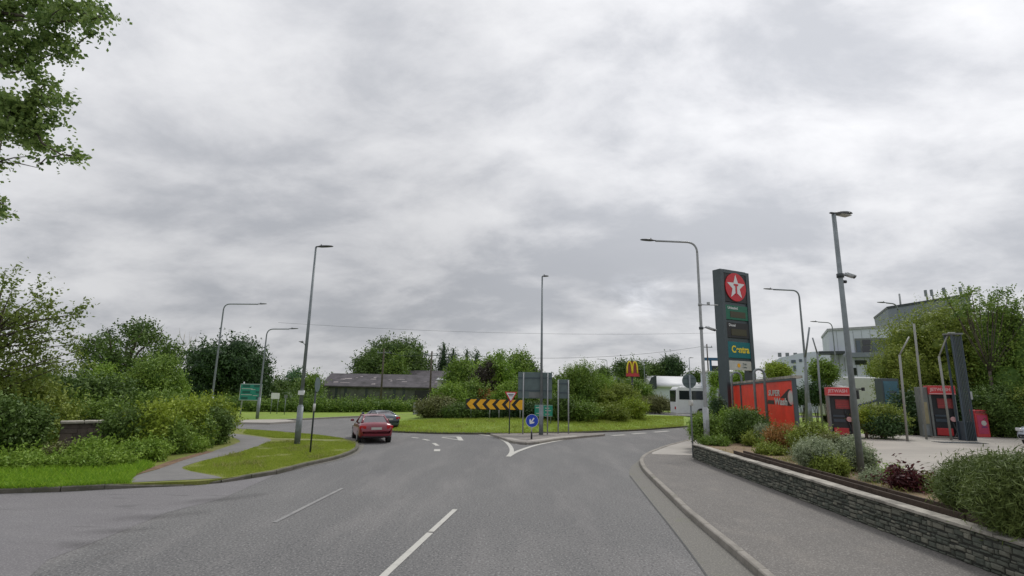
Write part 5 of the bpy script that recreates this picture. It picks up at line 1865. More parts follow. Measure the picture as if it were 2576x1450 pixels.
# ------------------------------------------------------------------ buildings
def bx_px(mb, xl, xr, yt, yb, Y, depth, mi=0):
    a_, b2 = W(xl, yt, Y), W(xr, yt, Y)
    zt = a_.z; z0 = W(xl, yb, Y).z if yb is not None else 0
    mb.box(((a_.x + b2.x) / 2, Y + depth / 2, (zt + z0) / 2), (b2.x - a_.x, depth, zt - z0), mi)
    return a_.x, b2.x, z0, zt

# barn
BYd = 76
a_ = W(812, 972, BYd); c_ = W(1104, 972, BYd)
bw = c_.x - a_.x; bcx = (a_.x + c_.x) / 2
ze = H(bcx, BYd, 973); zr_ = H(bcx, BYd + 4, 945)
barn = thing('stone_barn', 'long low stone barn with purple grey slate roof behind the far hedge', 'barn', (bcx, BYd, .1))
mb = MB(); mb.box((0, 4, ze / 2 - .05), (bw, 8, ze)); mb.build('wall', M['rubble'], barn)
mb = MB()
mb.prism([(-.4, ze - .25), (4, zr_ - .1), (8.4, ze - .25), (8.4, ze - .10), (4, zr_ + .08), (-.4, ze - .10)], 'x', -bw / 2 - .3, bw / 2 + .3)
rf = mb.build('roof', M['slate'], barn)
mb = MB()
rr = random.Random(8)
for k in range(16):
    x_ = rr.uniform(-.45, .5) * bw; v_ = rr.uniform(.06, .75); s_ = rr.uniform(.3, 1.5)
    y_ = -.4 + 4.4 * v_; z_ = ze - .10 + (zr_ - ze + .18) * v_
    dy = rr.uniform(.1, .4); dz = dy * (zr_ - ze + .18) / 4.4
    mb.add([(x_, y_, z_ + .015), (x_ + s_, y_ + .05, z_ + .03), (x_ + s_ * .9, y_ + dy, z_ + dz + .015), (x_ + .1, y_ + dy * .8, z_ + dz * .8 + .015)], [(0, 1, 2, 3)])
mb.build('slipped_slates', M['slate_patch'], rf)
for k in (-.38, -.30, -.12, .12, .2):
    mb = MB(); mb.box((k * bw, -.02, ze * .45), (.35, .06, ze * .8)); mb.build('buttress', M['dark_metal'], barn)
mb = MB(); mb.box((bw * .39, -.02, ze * .4), (3.2, .08, ze * .8)); mb.build('doorway', M['black'], barn)
b2_ = thing('barn_annex', 'dark slate roofed farm building rising at the right end of the stone barn', 'barn', (W(1090, 960, 90).x, 88, .1))
zt = H(b2_.location.x, 90, 934)
mb = MB(); mb.box((0, 3, zt / 2 - .8), (9, 7, zt - 1.6)); mb.build('wall', M['rubble'], b2_)
mb = MB(); mb.prism([(-.8, zt - 1.9), (3, zt), (7, zt - 1.9)], 'x', -5, 5); mb.build('roof', M['slate'], b2_)
s_ = W(1118, 970, 70)
t = thing('lean_to_shed', 'small pale shed with dark window between the barn and the tree', 'shed', (s_.x, 70, .1))
zt = H(s_.x, 70, 956)
mb = MB(); mb.box((0, 1, zt / 2), (1.9, 2, zt - .3)); mb.build('wall', M['off_white'], t)
mb = MB(); mb.prism([(-.3, zt - .2), (2.3, zt + .1), (2.3, zt + .2), (-.3, zt - .08)], 'x', -1.15, 1.15); mb.build('roof', M['galv_pale'], t)
mb = MB(); mb.box((-.15, -.02, zt - .7), (.5, .05, .6)); mb.build('window', M['glass'], t)

# pale shed roofs beyond the coach
t = thing('white_warehouse', 'long white roofed warehouse beyond the coach', 'warehouse', (W(1700, 960, 98).x, 98, .1))
zt = H(t.location.x, 98, 945)
wl_ = 118 / 1288 * 98
mb = MB(); mb.box((0, 9, zt * .35), (wl_, 18, zt * .7)); mb.build('wall', M['render_white'], t)
mb = MB(); pr = [(-.5 + 19 * k / 10, zt * .68 + zt * .32 * math.sin(math.pi * k / 10)) for k in range(11)]
mb.prism(pr + [(18.5, zt * .6), (-.5, zt * .6)], 'x', -wl_ / 2, wl_ / 2, smooth=True); mb.build('roof', M['roof_white'], t)
mb = MB(); mb.prism([(-wl_ / 2 - 1.2, zt * .55), (-wl_ / 2 + .6, zt * .55), (-wl_ / 2 + .6, zt * .98), (-wl_ / 2 - .3, zt * .9)], 'y', -1, -.6); mb.build('gable', M['dark_metal'], t)
t = thing('white_hut', 'plain white block building directly behind the foot of the price totem', 'building', (W(1822, 960, 60).x, 60, .1))
zt = H(t.location.x, 60, 937)
mb = MB(); mb.box((0, 1.5, zt / 2), (3.2, 3, zt - .25)); mb.build('wall', M['render_white'], t)
mb = MB(); mb.box((0, 1.5, zt - .06), (3.5, 3.3, .14)); mb.build('roof', M['off_white'], t)
mb = MB(); mb.box((.9, -.02, zt * .62), (.7, .05, .5)); mb.build('window', M['glass'], t)

# low white building left of the offices, its long front turned towards the junction
LF = Facade(1928, 960, 84, R(-26))
low = thing('white_office', 'low white rendered building with small dark windows left of the main offices', 'building', (LF.p.x, LF.p.y, .1), LF.rz)
def L_(px, py): return LF.hit(px, py, .1)
P = [L_(1928, 914), L_(1946, 912), L_(1962, 900), L_(1984, 896), L_(2006, 890), L_(2078, 882)]
w = P[-1][0]
mb = MB(); mb.prism([(0, 0), (w, 0)] + P[::-1], 'y', 0, 9); mb.build('wall', M['render_white'], low)
def fwin(fa, par, x0, x1, y0, y1, m_, out=.05, nm='window', d=.1, zb=.1):
    a0, a1 = fa.hit(x0, y0, zb), fa.hit(x1, y1, zb)
    mb = MB(); mb.box(((a0[0] + a1[0]) / 2, -out, (a0[1] + a1[1]) / 2), (abs(a1[0] - a0[0]), d, abs(a0[1] - a1[1]))); return mb.build(nm, M[m_], par)
for px, pt, pb, ww in ((1938, 922, 936, 9), (1966, 914, 921, 8), (1990, 906, 914, 12), (1995, 920, 934, 8), (2010, 904, 911, 8), (2022, 924, 934, 7)):
    fwin(LF, low, px, px + ww, pt, pb, 'glass_blue')
for px in (1958, 1978, 1999):
    fwin(LF, low, px, px + 10, L_ and 884, 894, 'kiosk_grey', -4, 'roof_vent', 1.0)
# main white office
OF = Facade(2082, 900, 66, R(-27))
off_ = thing('white_office', 'modern white office building with strip windows and dark balcony', 'building', (OF.p.x, OF.p.y, .1), OF.rz)
q0, q1 = OF.hit(2083, 833, .1), OF.hit(2275, 822, .1)
mb = MB(); mb.prism([(q0[0], 0), (q1[0], 0), q1, q0], 'y', 0, 10); mb.build('wall', M['render_white'], off_)
mb = MB(); mb.prism([(q0[0] - .1, q0[1] - .02), (q1[0], q1[1] - .02), (q1[0], q1[1] + .28), (q0[0] - .1, q0[1] + .28)], 'y', -.12, 10); mb.build('parapet', M['galv_pale'], off_)
mb = MB()
for k in range(1, 9):
    xs = q0[0] + (q1[0] - q0[0]) * k / 9
    mb.box((xs, -.004, q0[1] / 2), (.03, .03, q0[1] - .1))
mb.build('panel_joint', M['kiosk_grey'], off_)
fwin(OF, off_, 2149, 2262, 852, 889, 'kiosk_grey', .0, 'recess', .06)
for x0, x1, a_, b_w in ((2153, 2166, 857, 887), (2169, 2190, 856, 868), (2169, 2190, 871, 887), (2193, 2208, 856, 886), (2211, 2228, 856, 886), (2231, 2246, 855, 885)):
    fwin(OF, off_, x0, x1, a_, b_w, 'glass_blue' if x0 != 2169 else 'glass', .06)
fwin(OF, off_, 2128, 2262, 889, 899, 'render_grey', .5, 'balcony', 1.0)
for x0, x1, a_, b_w in ((2150, 2182, 907, 918), (2188, 2240, 905, 922), (2136, 2156, 926, 944)):
    fwin(OF, off_, x0, x1, a_, b_w, 'glass', .05)
for p in (2096, 2110, 2124): fwin(OF, off_, p, p + 3, 900, 938, 'kiosk_grey', .15, 'canopy_post')
fwin(OF, off_, 2056, 2120, 888, 893, 'dark_metal', 1.2, 'entrance_canopy', 3.0)
# grey upper block
UF = Facade(2236, 850, 76, R(-27))
up_ = thing('grey_office_block', 'slate grey clad upper block with a leaning edge behind the big tree', 'building', (UF.p.x, UF.p.y, .1), UF.rz)
a0, a1, a2_, a3 = UF.hit(2251, 900, .1), UF.hit(2440, 900, .1), UF.hit(2440, 744, .1), UF.hit(2233, 777, .1)
mb = MB(); mb.prism([(a0[0] + .8, 0), (a1[0], 0), a2_, a3], 'y', 0, 12); mb.build('cladding', M['render_grey'], up_)
mb = MB(); mb.prism([(a3[0] - .05, a3[1] - .02), (a2_[0], a2_[1] - .02), (a2_[0], a2_[1] + .3), (a3[0] - .1, a3[1] + .3)], 'y', -.12, 12); mb.build('parapet', M['dark_metal'], up_)
mb = MB()
for k in range(1, 7): mb.box((a3[0] + .4 + k * 1.6, -.004, a3[1] * .5 + .2), (.03, .03, a3[1] * .9))
mb.build('cladding_joint', M['dark_metal'], up_)
for px, pt, pb in ((2332, 728, 762), (2347, 727, 760), (2378, 722, 756), (2420, 720, 752)):
    u0, u1 = UF.hit(px, pt, .1), UF.hit(px, pb, .1)
    mb = MB(); mb.tube([(u0[0], .6, u1[1] - .5), (u0[0], .6, u0[1])], .10, 8)
    mb.box((u0[0] - .12, .6, u0[1] - .5), (.28, .18, .95)); mb.build('antenna', M['galv'], up_)
u0, u1 = UF.hit(2264, 738, .1), UF.hit(2268, 772, .1)
mb = MB(); mb.tube([(u1[0], .5, u1[1] - .4), (u0[0], .5, u0[1])], .12, 8); mb.build('flue', M['galv_pale'], up_)

# old stone pier in the left bushes
b = G(140, 1146, .11); c2 = G(292, 1128, .11)
Yp = b.y
t = thing('stone_pier', 'mossy old stone and brick pier wall half buried in the left bushes', 'wall', (b.x, Yp, .11), math.atan2(c2.y - b.y, c2.x - b.x) * .5)
wv = W(283, 1066, Yp).x - b.x
hh = H(b.x, Yp, 1067) - .11
mb = MB()
rr = random.Random(4)
zz = 0
while zz < hh - .05:
    ch = rr.uniform(.14, .30); ch = min(ch, hh - zz)
    x_ = 0
    while x_ < wv:
        l = rr.uniform(.15, .6); l = min(l, wv - x_)
        mb.box((x_ + l / 2, .17, zz + ch / 2), (l - .004, .42 + rr.uniform(-.06, .06), ch - .004), 0, tint=rr.random())
        x_ += l
    zz += ch
mb.box((wv / 2, .19, hh / 2), (wv - .04, .36, hh - .03), 0)
mb.build('stonework', M['brick'], t, bevel=.012)
mb = MB(); x_ = -.05
while x_ < wv: mb.box((x_ + .35, .17, hh + .05), (.68, .56, .1), 0, rz=rr.uniform(-.02, .02)); x_ += .7
mb.build('coping', M['coping'], t, bevel=.025)

# ------------------------------------------------------------------ vegetation: far ring first
FT = 'trees standing beyond the roundabout'
tree('round_tree', 'dark broad round tree left of the green direction sign', 560, 841, 1015, 205, 62, L['deep'], 15000, .30, nb=16, group=FT, lumpy=.38)
tree('round_tree', 'dark lower shoulder tree just left of the green direction sign top', 640, 882, 1020, 84, 60, L['deep'], 8000, .28, nb=10, group=FT)
tree('low_tree', 'low dark tree between the green sign and the tall verge lamp', 700, 958, 1015, 90, 68, L['dark'], 5000, .28, nb=9, group=FT)
tree('open_tree', 'small sparse bluish tree showing sky through it, left of the verge lamp', 741, 922, 985, 40, 75, L['bluish'], 900, .32, nb=9, core=0, group=FT, lumpy=.25)
tree('low_tree', 'small olive tree just right of the tall verge lamp', 782, 938, 1010, 62, 72, L['mid'], 4500, .28, nb=9, group=FT)
tree('dome_tree', 'very broad dome shaped tree behind the barn roof', 1008, 850, 985, 166, 96, L['dark'], 20000, .38, nb=20, group=FT, lumpy=.36)
tree('dome_tree', 'rounded tree in front of the dome, at the left end of the barn roof', 938, 876, 985, 116, 90, L['dark'], 13000, .34, nb=14, group=FT, lumpy=.38)
tree('dome_tree', 'lighter green tree nestled against the dome tree above the barn roof', 1000, 884, 980, 62, 87, L['mid'], 6000, .32, nb=9, group=FT)
def conifer(label, px, pt, pb, wpx, Y, seed):
    top, bot = W(px, pt, Y), W(px, pb, Y)
    rx = wpx / 2 / 1288 * Y
    t = thing('conifer', label, 'tree', (top.x, Y, .1), 0, 'conifers right of the dome tree')
    h = top.z - .1
    bl = []
    for k in range(9):
        f = k / 8
        r_ = rx * (1.05 - .9 * f)
        bl.append((0, 0, h * (.22 + .72 * f), r_, r_, h * .09))
    bl.append((0, 0, h * .97, rx * .12, rx * .12, h * .06))
    leaves('crown', bl, 5500, .34, L['deep'], t, .7, .4, seed)
    mb = MB(); mb.tube([(0, 0, 0), (0, 0, h * .95)], [.22, .05], 8); mb.build('trunk', M['bark'], t)
conifer('tallest dark conifer beside the dome tree', 1117, 866, 970, 36, 100, 31)
conifer('second dark conifer from the dome tree', 1141, 880, 970, 34, 98, 32)
conifer('dark conifer behind the middle trees, third from the dome tree', 1175, 882, 970, 34, 100, 33)
conifer('small dark conifer tip, rightmost of the four', 1200, 888, 970, 30, 102, 34)
tree('garden_tree', 'green rounded tree right of the small pale shed', 1156, 900, 1000, 72, 66, L['mid'], 8000, .26, nb=11, group=FT)
tree('garden_tree', 'bright green tree above the chevron board', 1242, 884, 1030, 106, 52, L['fresh'], 13000, .21, nb=14, group=FT, lumpy=.36)
tree('wine_tree', 'dark wine coloured dense tree standing inside the bright tree above the chevrons', 1216, 902, 1015, 62, 50, L['wine'], 6000, .18, nb=8)
tree('garden_tree', 'green tree behind the wide sign back', 1300, 882, 1000, 78, 62, L['mid'], 9000, .24, nb=11, group=FT)
tree('garden_tree', 'darker right hand shoulder tree behind the wide sign back', 1332, 905, 1000, 60, 66, L['dark'], 5500, .24, nb=9, group=FT)
tree('far_tree', 'dark tree behind the yellow arches sign', 1583, 904, 965, 92, 105, L['dark'], 7000, .36, nb=11, group=FT)
tree('far_tree', 'low dark tree left of the one above the white roof', 1650, 914, 955, 50, 112, L['dark'], 4000, .36, nb=8, group=FT)
tree('far_tree', 'dark upright tree above the white warehouse roof', 1691, 897, 955, 62, 112, L['deep'], 7000, .36, nb=11, group=FT)
tree('far_tree', 'small dark tree above the shrubs between willow and arches sign', 1516, 925, 975, 50, 100, L['dark'], 3500, .34, nb=8, group=FT)
tree('far_tree', 'low dark tree by the round sign back', 1750, 940, 960, 40, 110, L['dark'], 2500, .34, nb=6, group=FT)
tree('far_tree', 'low green trees filling the gap behind the shrubs right of the sign backs', 1400, 945, 1000, 70, 70, L['dark'], 5000, .26, nb=9, group=FT)

# far hedges
hedge('hedge', 'long clipped hedge along the far side of the roundabout road', [W(470, 1030, 54).xy, W(700, 1032, 54).xy, W(860, 1030, 56).xy, W(1040, 1026, 60).xy], 1.25, 1.6, L['mid'], 26000, .17, .1, vary=.14)
hedge('hedge', 'dark tangled hedge behind the green direction sign', [W(420, 1020, 60).xy, W(620, 1020, 60).xy, W(800, 1010, 64).xy], 2.1, 2.0, L['dark'], 12000, .22, .1, vary=.25)
hedge('hedge', 'distant dark field hedge running behind the barn', [W(-300, 975, 130).xy, W(500, 975, 120).xy, W(1250, 975, 118).xy], 5.0, 3.5, L['dark'], 16000, .5, 0, step=4, vary=.3)
hedge('hedge', 'distant dark hedge behind the right hand buildings', [W(1250, 975, 125).xy, W(1900, 980, 125).xy, W(2900, 990, 120).xy], 4.5, 3.5, L['dark'], 12000, .5, 0, step=4, vary=.3)

# roundabout planting
RS = 'shrubs planted on the roundabout'
def isl(kind, label, pxc, pt, wpx, py_base, lm, n, leaf, **kw):
    b = G(pxc, py_base, .45)
    zi = island_z(b.x, b.y)
    b = G(pxc, py_base, zi)
    zi = island_z(b.x, b.y)
    kw.setdefault('spread', 2.5)
    return shrub(kind, label, pxc, pt, py_base, wpx * 1.15, b.y + 1.2, lm, n, leaf, zb=zi - .02, group=RS, **kw)
isl('spreading_shrub', 'low spreading bronze green shrub at the left end of the roundabout', 1100, 1006, 92, 1052, L['brown'], 12000, .14, nb=11, spread=2.5, deep=.7)
isl('spreading_shrub', 'low shrub under the left half of the chevron board, leaves coloured dark for shade', 1168, 1024, 104, 1053, L['dark'], 12000, .12, nb=10, deep=.5)  # shadow beneath the board put into the leaf colour
isl('upright_shrub', 'yellow green upright shrub left of the chevron board', 1128, 966, 70, 1046, L['fresh'], 6500, .15, nb=10, core=.45, spread=3)
isl('upright_shrub', 'mid green bush behind the left end of the chevron board', 1185, 958, 84, 1042, L['mid'], 8500, .15, nb=10)
isl('flowering_shrub', 'bronze pink shrub just above the middle of the chevron board', 1226, 984, 62, 1042, L['orange'], 3500, .13, nb=8, core=.5)
isl('upright_shrub', 'bright green leafy shrub behind the give way sign', 1278, 968, 74, 1046, L['fresh'], 7500, .15, nb=10)
isl('low_shrub', 'low shrub under the right half of the chevron board, leaves coloured dark for shade', 1252, 1028, 90, 1052, L['deep'], 7000, .12, nb=8, deep=.5)  # darkest leaf colour stands in for the shadow below the board
isl('low_shrub', 'low shrub around the foot of the green sign, leaves coloured dark for shade', 1340, 1020, 100, 1052, L['deep'], 7500, .13, nb=9, deep=.5)  # shadow at the shrub base painted by the deep leaf colour
isl('upright_shrub', 'green bush directly behind the wide sign back', 1352, 984, 84, 1048, L['mid'], 7500, .15, nb=9)
isl('low_shrub', 'dark shrub behind the narrow sign back', 1408, 1000, 70, 1058, L['dark'], 6500, .13, nb=8, deep=.6)
isl('willow_shrub', 'tall grey green willow shrub right of the sign backs', 1456, 908, 92, 1046, L['mid'], 15000, .16, nb=14, core=.5, spread=3, lumpy=.36, aspect=.35)
isl('willow_shrub', 'second willow shrub on the right flank of the tall one', 1502, 946, 70, 1046, L['fresh'], 8000, .15, nb=10, core=.5, spread=3, aspect=.35)
isl('yellow_shrub', 'rounded yellow green shrub right of the willow shrubs', 1556, 966, 100, 1048, L['olive'], 13000, .14, nb=12, spread=2)
isl('yellow_shrub', 'yellow tipped low shrub at the front of the right hand planting', 1590, 1004, 62, 1052, L['yellow'], 6000, .12, nb=8)
isl('low_shrub', 'low olive shrub in front of the tall willow shrub', 1462, 1018, 92, 1058, L['mid'], 9000, .12, nb=9, deep=.5)
isl('low_shrub', 'low dark shrub in front of the rounded yellow green one', 1530, 1022, 84, 1056, L['olive'], 8000, .12, nb=9, deep=.5)
isl('heather_shrub', 'low reddish brown heather like shrub at the right end of the roundabout planting', 1648, 996, 92, 1040, L['brown'], 9000, .13, nb=10, deep=.6)
isl('upright_shrub', 'green bush behind the heather like shrub', 1618, 964, 56, 1030, L['mid'], 6000, .16, nb=9)
isl('upright_shrub', 'small light green bush in front of the white warehouse roof', 1672, 966, 34, 1022, L['fresh'], 2600, .16, nb=7)
isl('upright_shrub', 'green bush below the yellow arches sign', 1590, 946, 80, 1030, L['mid'], 7000, .17, nb=9)
isl('upright_shrub', 'dark green bush left below the yellow arches sign', 1545, 944, 60, 1030, L['dark'], 5000, .17, nb=8)

# left side trees and bushes
LB = 'bushes along the left footpath'
tree('sparse_tree', 'open dark limbed tree with a ring of foliage, behind the left bushes', 325, 806, 985, 232, 47, L['dark'], 11500, .24, nb=26, core=0, lumpy=.24, hollow=True, group=FT, trunk_r=.42, inner=.4, base_px=292)
tree('young_tree', 'young green tree on a pale slim trunk in the left bushes', 252, 912, 1020, 78, 33, L['fresh'], 6500, .14, nb=10, bark='bark_pale', core=.45, base_px=232, trunk_r=.09)
tree('garden_tree', 'light green leafy tree between the open tree and the dark round tree', 385, 892, 1030, 115, 40, L['mid'], 12000, .17, nb=13, core=.5)
tree('garden_tree', 'fresh green small tree at the right of the light leafy tree', 440, 930, 1035, 60, 42, L['fresh'], 5000, .17, nb=9)
for k, (lb, px, pt, Y) in enumerate((('bare twiggy treetop against the sky, left one', 447, 842, 70), ('bare twiggy treetop against the sky, right one', 466, 848, 72))):
    b = W(px, 960, Y); t = thing('bare_tree', lb, 'tree', (b.x, Y, .1), 0, 'bare trees on the left horizon')
    zt = H(b.x, Y, pt) - .1; rr = random.Random(k + 50)
    mb = MB(); mb.tube([(0, 0, 0), (.1, 0, zt * .5), (0, 0, zt)], [.16, .09, .02], 6)
    mb.build('trunk', M['bark_pale'], t)
    mb = MB()
    for q in range(16):
        z_ = zt * rr.uniform(.45, .9); a_ = rr.uniform(0, 6.28); l_ = rr.uniform(.5, 1.3)
        mb.tube([(0, 0, z_), (l_ * .5 * math.cos(a_), l_ * .5 * math.sin(a_), z_ + l_ * .7), (l_ * .7 * math.cos(a_), l_ * .7 * math.sin(a_), z_ + l_ * 1.6)], [.04, .025, .008], 4)
    mb.build('twigs', M['bark_pale'], t)

L['ash'] = leafmat('leaf_ash', (0.085, 0.135, 0.022), (0.230, 0.290, 0.060), .4)
# big sparse tree at the left edge: sprays at the ends of reaching boughs
t = thing('ash_tree', 'tall sparse tree with reaching boughs at the left edge of the picture', 'tree', (W(-60, 1040, 21).x, 21, .11))
tx = t.location.x
def sp(px, py, r, Y=21, k=1.0):
    p = W(px, py, Y); q = r / 1288 * Y
    return (p.x - tx, p.y - 21, p.z - .11, q, q * k, q)
ash = [sp(-60, 880, 90)]
for px, py, r, Y in ((10, 700, 26, 20.5), (-20, 730, 40, 21), (28, 735, 22, 20), (60, 790, 34, 20.5), (98, 745, 30, 20.2), (118, 768, 24, 20), (30, 800, 44, 21), (-20, 790, 50, 21.5), (80, 830, 34, 21),
                     (130, 800, 20, 20), (40, 860, 54, 21), (105, 850, 30, 20.6), (145, 812, 16, 20), (182, 792, 22, 19.8), (200, 789, 12, 19.8), (160, 830, 20, 20), (185, 845, 22, 20), (-40, 860, 60, 21),
                     (95, 890, 40, 21), (30, 920, 60, 21), (80, 935, 46, 21), (175, 868, 26, 20.4), (190, 905, 26, 20.8), (160, 920, 18, 20.8), (205, 880, 18, 20), (125, 925, 22, 21), (-60, 950, 80, 21), (0, 985, 60, 21), (75, 985, 48, 21)):
    ash.append(sp(px, py, r, Y))
leaves('crown', ash, 7000, .13, L['ash'], t, 0, .5, 77, inner=.1, spread=3, clump=.7)
mb = MB()
rr = random.Random(9)
mb.tube([(0, 0, -.1), (.1, 0, 1.6), (.05, .1, 3.4), (.2, 0, 5.6)], [.24, .2, .14, .05], 10)
for b in ash[1:]:
    s = Vector((rr.uniform(-.1, .1), 0, max(1.2, min(4.6, b[2] - rr.uniform(.5, 1.2)))))
    e = Vector(b[:3])
    mid = s.lerp(e, .5) + Vector((0, 0, rr.uniform(-.1, .25)))
    mb.tube([s, mid, e, e + (e - mid).normalized() * b[3] * .9], [.04, .024, .012, .004], 6)
mb.build('trunk', M['bark'], t)

# near bushes along the left path
def lb(kind, label, px, pt, pb, wpx, lm, n, leaf, **kw):
    b = G(px, pb, .11)
    kw.setdefault('spread', 3)
    return shrub(kind, label, px, pt - 6, pb, wpx * 1.12, b.y + wpx / 2576 * b.y * .8, lm, int(n * .85), leaf * 1.35, zb=.10, group=LB, **kw)
lb('ivy_bush', 'dark ivy like bush at the lower left edge of the picture', 18, 1035, 1165, 150, L['dark'], 22000, .085, nb=13, deep=.6)
lb('ivy_bush', 'dark leafy bush cut off by the left edge', -70, 990, 1180, 190, L['dark'], 18000, .09, nb=12)
lb('hedge_bush', 'olive green bush filling the space above the ivy bush', 40, 965, 1140, 230, L['olive'], 16000, .10, nb=13)
lb('hedge_bush', 'green bush rising behind the stone pier', 170, 992, 1108, 180, L['mid'], 17000, .10, nb=12)
lb('hedge_bush', 'dark green thicket behind the young pale trunked tree', 200, 955, 1105, 200, L['dark'], 14000, .12, nb=12)
lb('hedge_bush', 'light green bush above the right end of the stone pier', 262, 1018, 1118, 110, L['mid'], 11000, .09, nb=10)
lb('bramble_bush', 'low bramble growing over the front of the stone pier', 236, 1122, 1172, 90, L['fresh'], 6000, .07, nb=10, core=.5, spread=3)
lb('bramble_bush', 'reddish tipped weed clump at the foot of the pier', 150, 1130, 1170, 60, L['brown'], 2000, .06, nb=7, core=.4, spread=3)
lb('hedge_bush', 'dark rounded bush right of the stone pier', 325, 1048, 1150, 100, L['dark'], 11000, .08, nb=10)
lb('golden_bush', 'yellow green bush in the middle of the footpath bushes', 372, 1022, 1148, 100, L['yellow'], 12000, .08, nb=11, spread=2)
lb('golden_bush', 'tall yellow green bush near the bend of the footpath', 450, 1014, 1132, 110, L['yellow'], 14000, .085, nb=12, spread=2)
lb('golden_bush', 'yellow green bush at the right end, next to the footpath bend', 522, 1012, 1112, 110, L['yellow'], 14000, .085, nb=12, spread=2)
lb('hedge_bush', 'dark green bush below the tall yellow green one', 425, 1072, 1146, 84, L['mid'], 8000, .075, nb=9)
lb('hedge_bush', 'small dark green bush at the bend of the footpath', 548, 1040, 1120, 52, L['dark'], 7000, .075, nb=8)
lb('hedge_bush', 'mid green bush low between the two yellow green ones', 488, 1064, 1130, 70, L['mid'], 7000, .075, nb=9)
lb('hedge_bush', 'fresh green low growth beside the middle of the footpath', 350, 1120, 1166, 120, L['fresh'], 8000, .06, nb=10, core=.4, spread=3)
lb('hedge_bush', 'fresh green low growth at the foot of the tall yellow green bush', 460, 1108, 1142, 100, L['fresh'], 6000, .06, nb=9, core=.4, spread=3)
lb('hedge_bush', 'low green bush behind the golden bushes on the skyline', 400, 1000, 1100, 150, L['mid'], 11000, .11, nb=11)
lb('bramble_bush', 'long grassy weed mound at the lower left corner', 60, 1152, 1190, 240, L['fresh'], 10000, .07, nb=13, core=.4, spread=3)
lb('bramble_bush', 'weed mound between the ivy bush and the footpath', 250, 1150, 1184, 130, L['fresh'], 7000, .06, nb=10, core=.4, spread=3)
for (px, py, r) in ((158, 1156, 9),):
    b = G(px, py + 10, .11)
    o = leaves('elder_flower', [(0, 0, .25, .2, .15, .12)], 260, .05, L['cream'], None, 0, .9, 5)
    o.location = (b.x, b.y, .12); tag(o, 'cream flower head by the foot of the stone pier', 'flowers')

# overhanging tree whose trunk stands outside the picture on the left
OYY = 8.6
q0 = W(-760, 900, OYY)
t = thing('overhanging_tree', 'leafy branches of a roadside tree hanging into the top left corner', 'tree', (q0.x, OYY, .1))
def ov(zx, zy, zr, k=1.0, dy=0.0):
    px, py, r = zx * .463, zy * .463, zr * .463
    Y = OYY + dy
    p = W(px, py, Y); s_ = r / 1288 * Y * 1.0
    return (p.x - q0.x, p.y - OYY, p.z - .1, s_ * .84, s_ * .84, s_ * .84)
rr = random.Random(12)
C0 = [(40, 40, 110), (170, 30, 80), (270, 30, 70), (360, 30, 60), (60, 200, 80), (150, 240, 70), (240, 120, 70), (250, 220, 60), (330, 100, 70), (330, 200, 45), (40, 330, 70), (110, 340, 60),
      (430, 60, 55), (480, 20, 45), (500, 110, 45), (545, 95, 55), (500, 180, 50), (450, 130, 40), (575, 90, 28), (340, 290, 55), (390, 275, 32), (410, 285, 18), (200, 330, 40), (180, 390, 55), (40, 400, 40),
      (60, 110, 50), (-40, 120, 120), (-60, 300, 100), (140, 150, 30), (250, 300, 35)]
C1 = [(260, 455, 32), (275, 480, 20), (195, 510, 50), (190, 560, 50), (235, 575, 25), (320, 545, 40), (350, 550, 22), (280, 560, 30), (60, 590, 85), (0, 540, 70), (150, 630, 80), (285, 605, 26), (300, 635, 18), (225, 680, 65),
      (150, 710, 60), (30, 690, 55), (10, 745, 30), (200, 790, 50), (110, 770, 42), (235, 800, 35), (170, 850, 28), (220, 890, 24), (218, 915, 12), (325, 805, 26), (340, 865, 28), (270, 855, 20), (410, 845, 42), (445, 862, 14), (-60, 640, 90),
      (20, 1085, 30), (38, 1110, 16), (5, 1170, 22), (45, 1190, 8), (-10, 880, 28), (-60, 1120, 60)]
ovb = [ov(a_, b_ , c_, dy=rr.uniform(-.4, .5)) for a_, b_, c_ in C0 + C1]
leaves('crown', ovb, 10000, .072, L['lily'], t, 0, .72, 41, inner=.05, spread=1.2, clump=.62, droop=.3)
mb = MB()
mb.tube([(0, 0, -.1), (.1, 0, 2.5), (.3, .1, 5.0), (.6, 0, 8.0)], [.32, .27, .2, .1], 12)
roots = [ov(-350, 60, 1)[:3], ov(-350, 500, 1)[:3], ov(-350, 900, 1)[:3]]
def bough(pts, r):
    mb.tube([Vector(p) for p in pts], [r * .45 * (1 - i / len(pts)) + .006 for i in range(len(pts))], 7)
bough([(.3, .1, 4.2), roots[0], ov(-60, 60, 1)[:3], ov(140, 90, 1)[:3], ov(320, 120, 1)[:3], ov(470, 100, 1)[:3], ov(550, 95, 1)[:3]], .09)
bough([(.3, .1, 3.6), roots[1], ov(-60, 560, 1)[:3], ov(80, 600, 1)[:3], ov(180, 690, 1)[:3], ov(230, 780, 1)[:3], ov(330, 840, 1)[:3], ov(420, 855, 1)[:3]], .07)
bough([(.2, .1, 3.0), roots[2], ov(-60, 1080, 1)[:3], ov(20, 1090, 1)[:3]], .05)
for b in ovb:
    e = Vector(b[:3]); lo = [Vector(q[:3]) for q in ovb]
    near = sorted(lo, key=lambda q: (q - e).length + (q.x - e.x) * .8)[1:2]
    if near: mb.tube([near[0], (near[0] + e) / 2 + Vector((0, 0, .03)), e], [.012, .010, .005], 5)
mb.build('trunk', M['bark'], t)

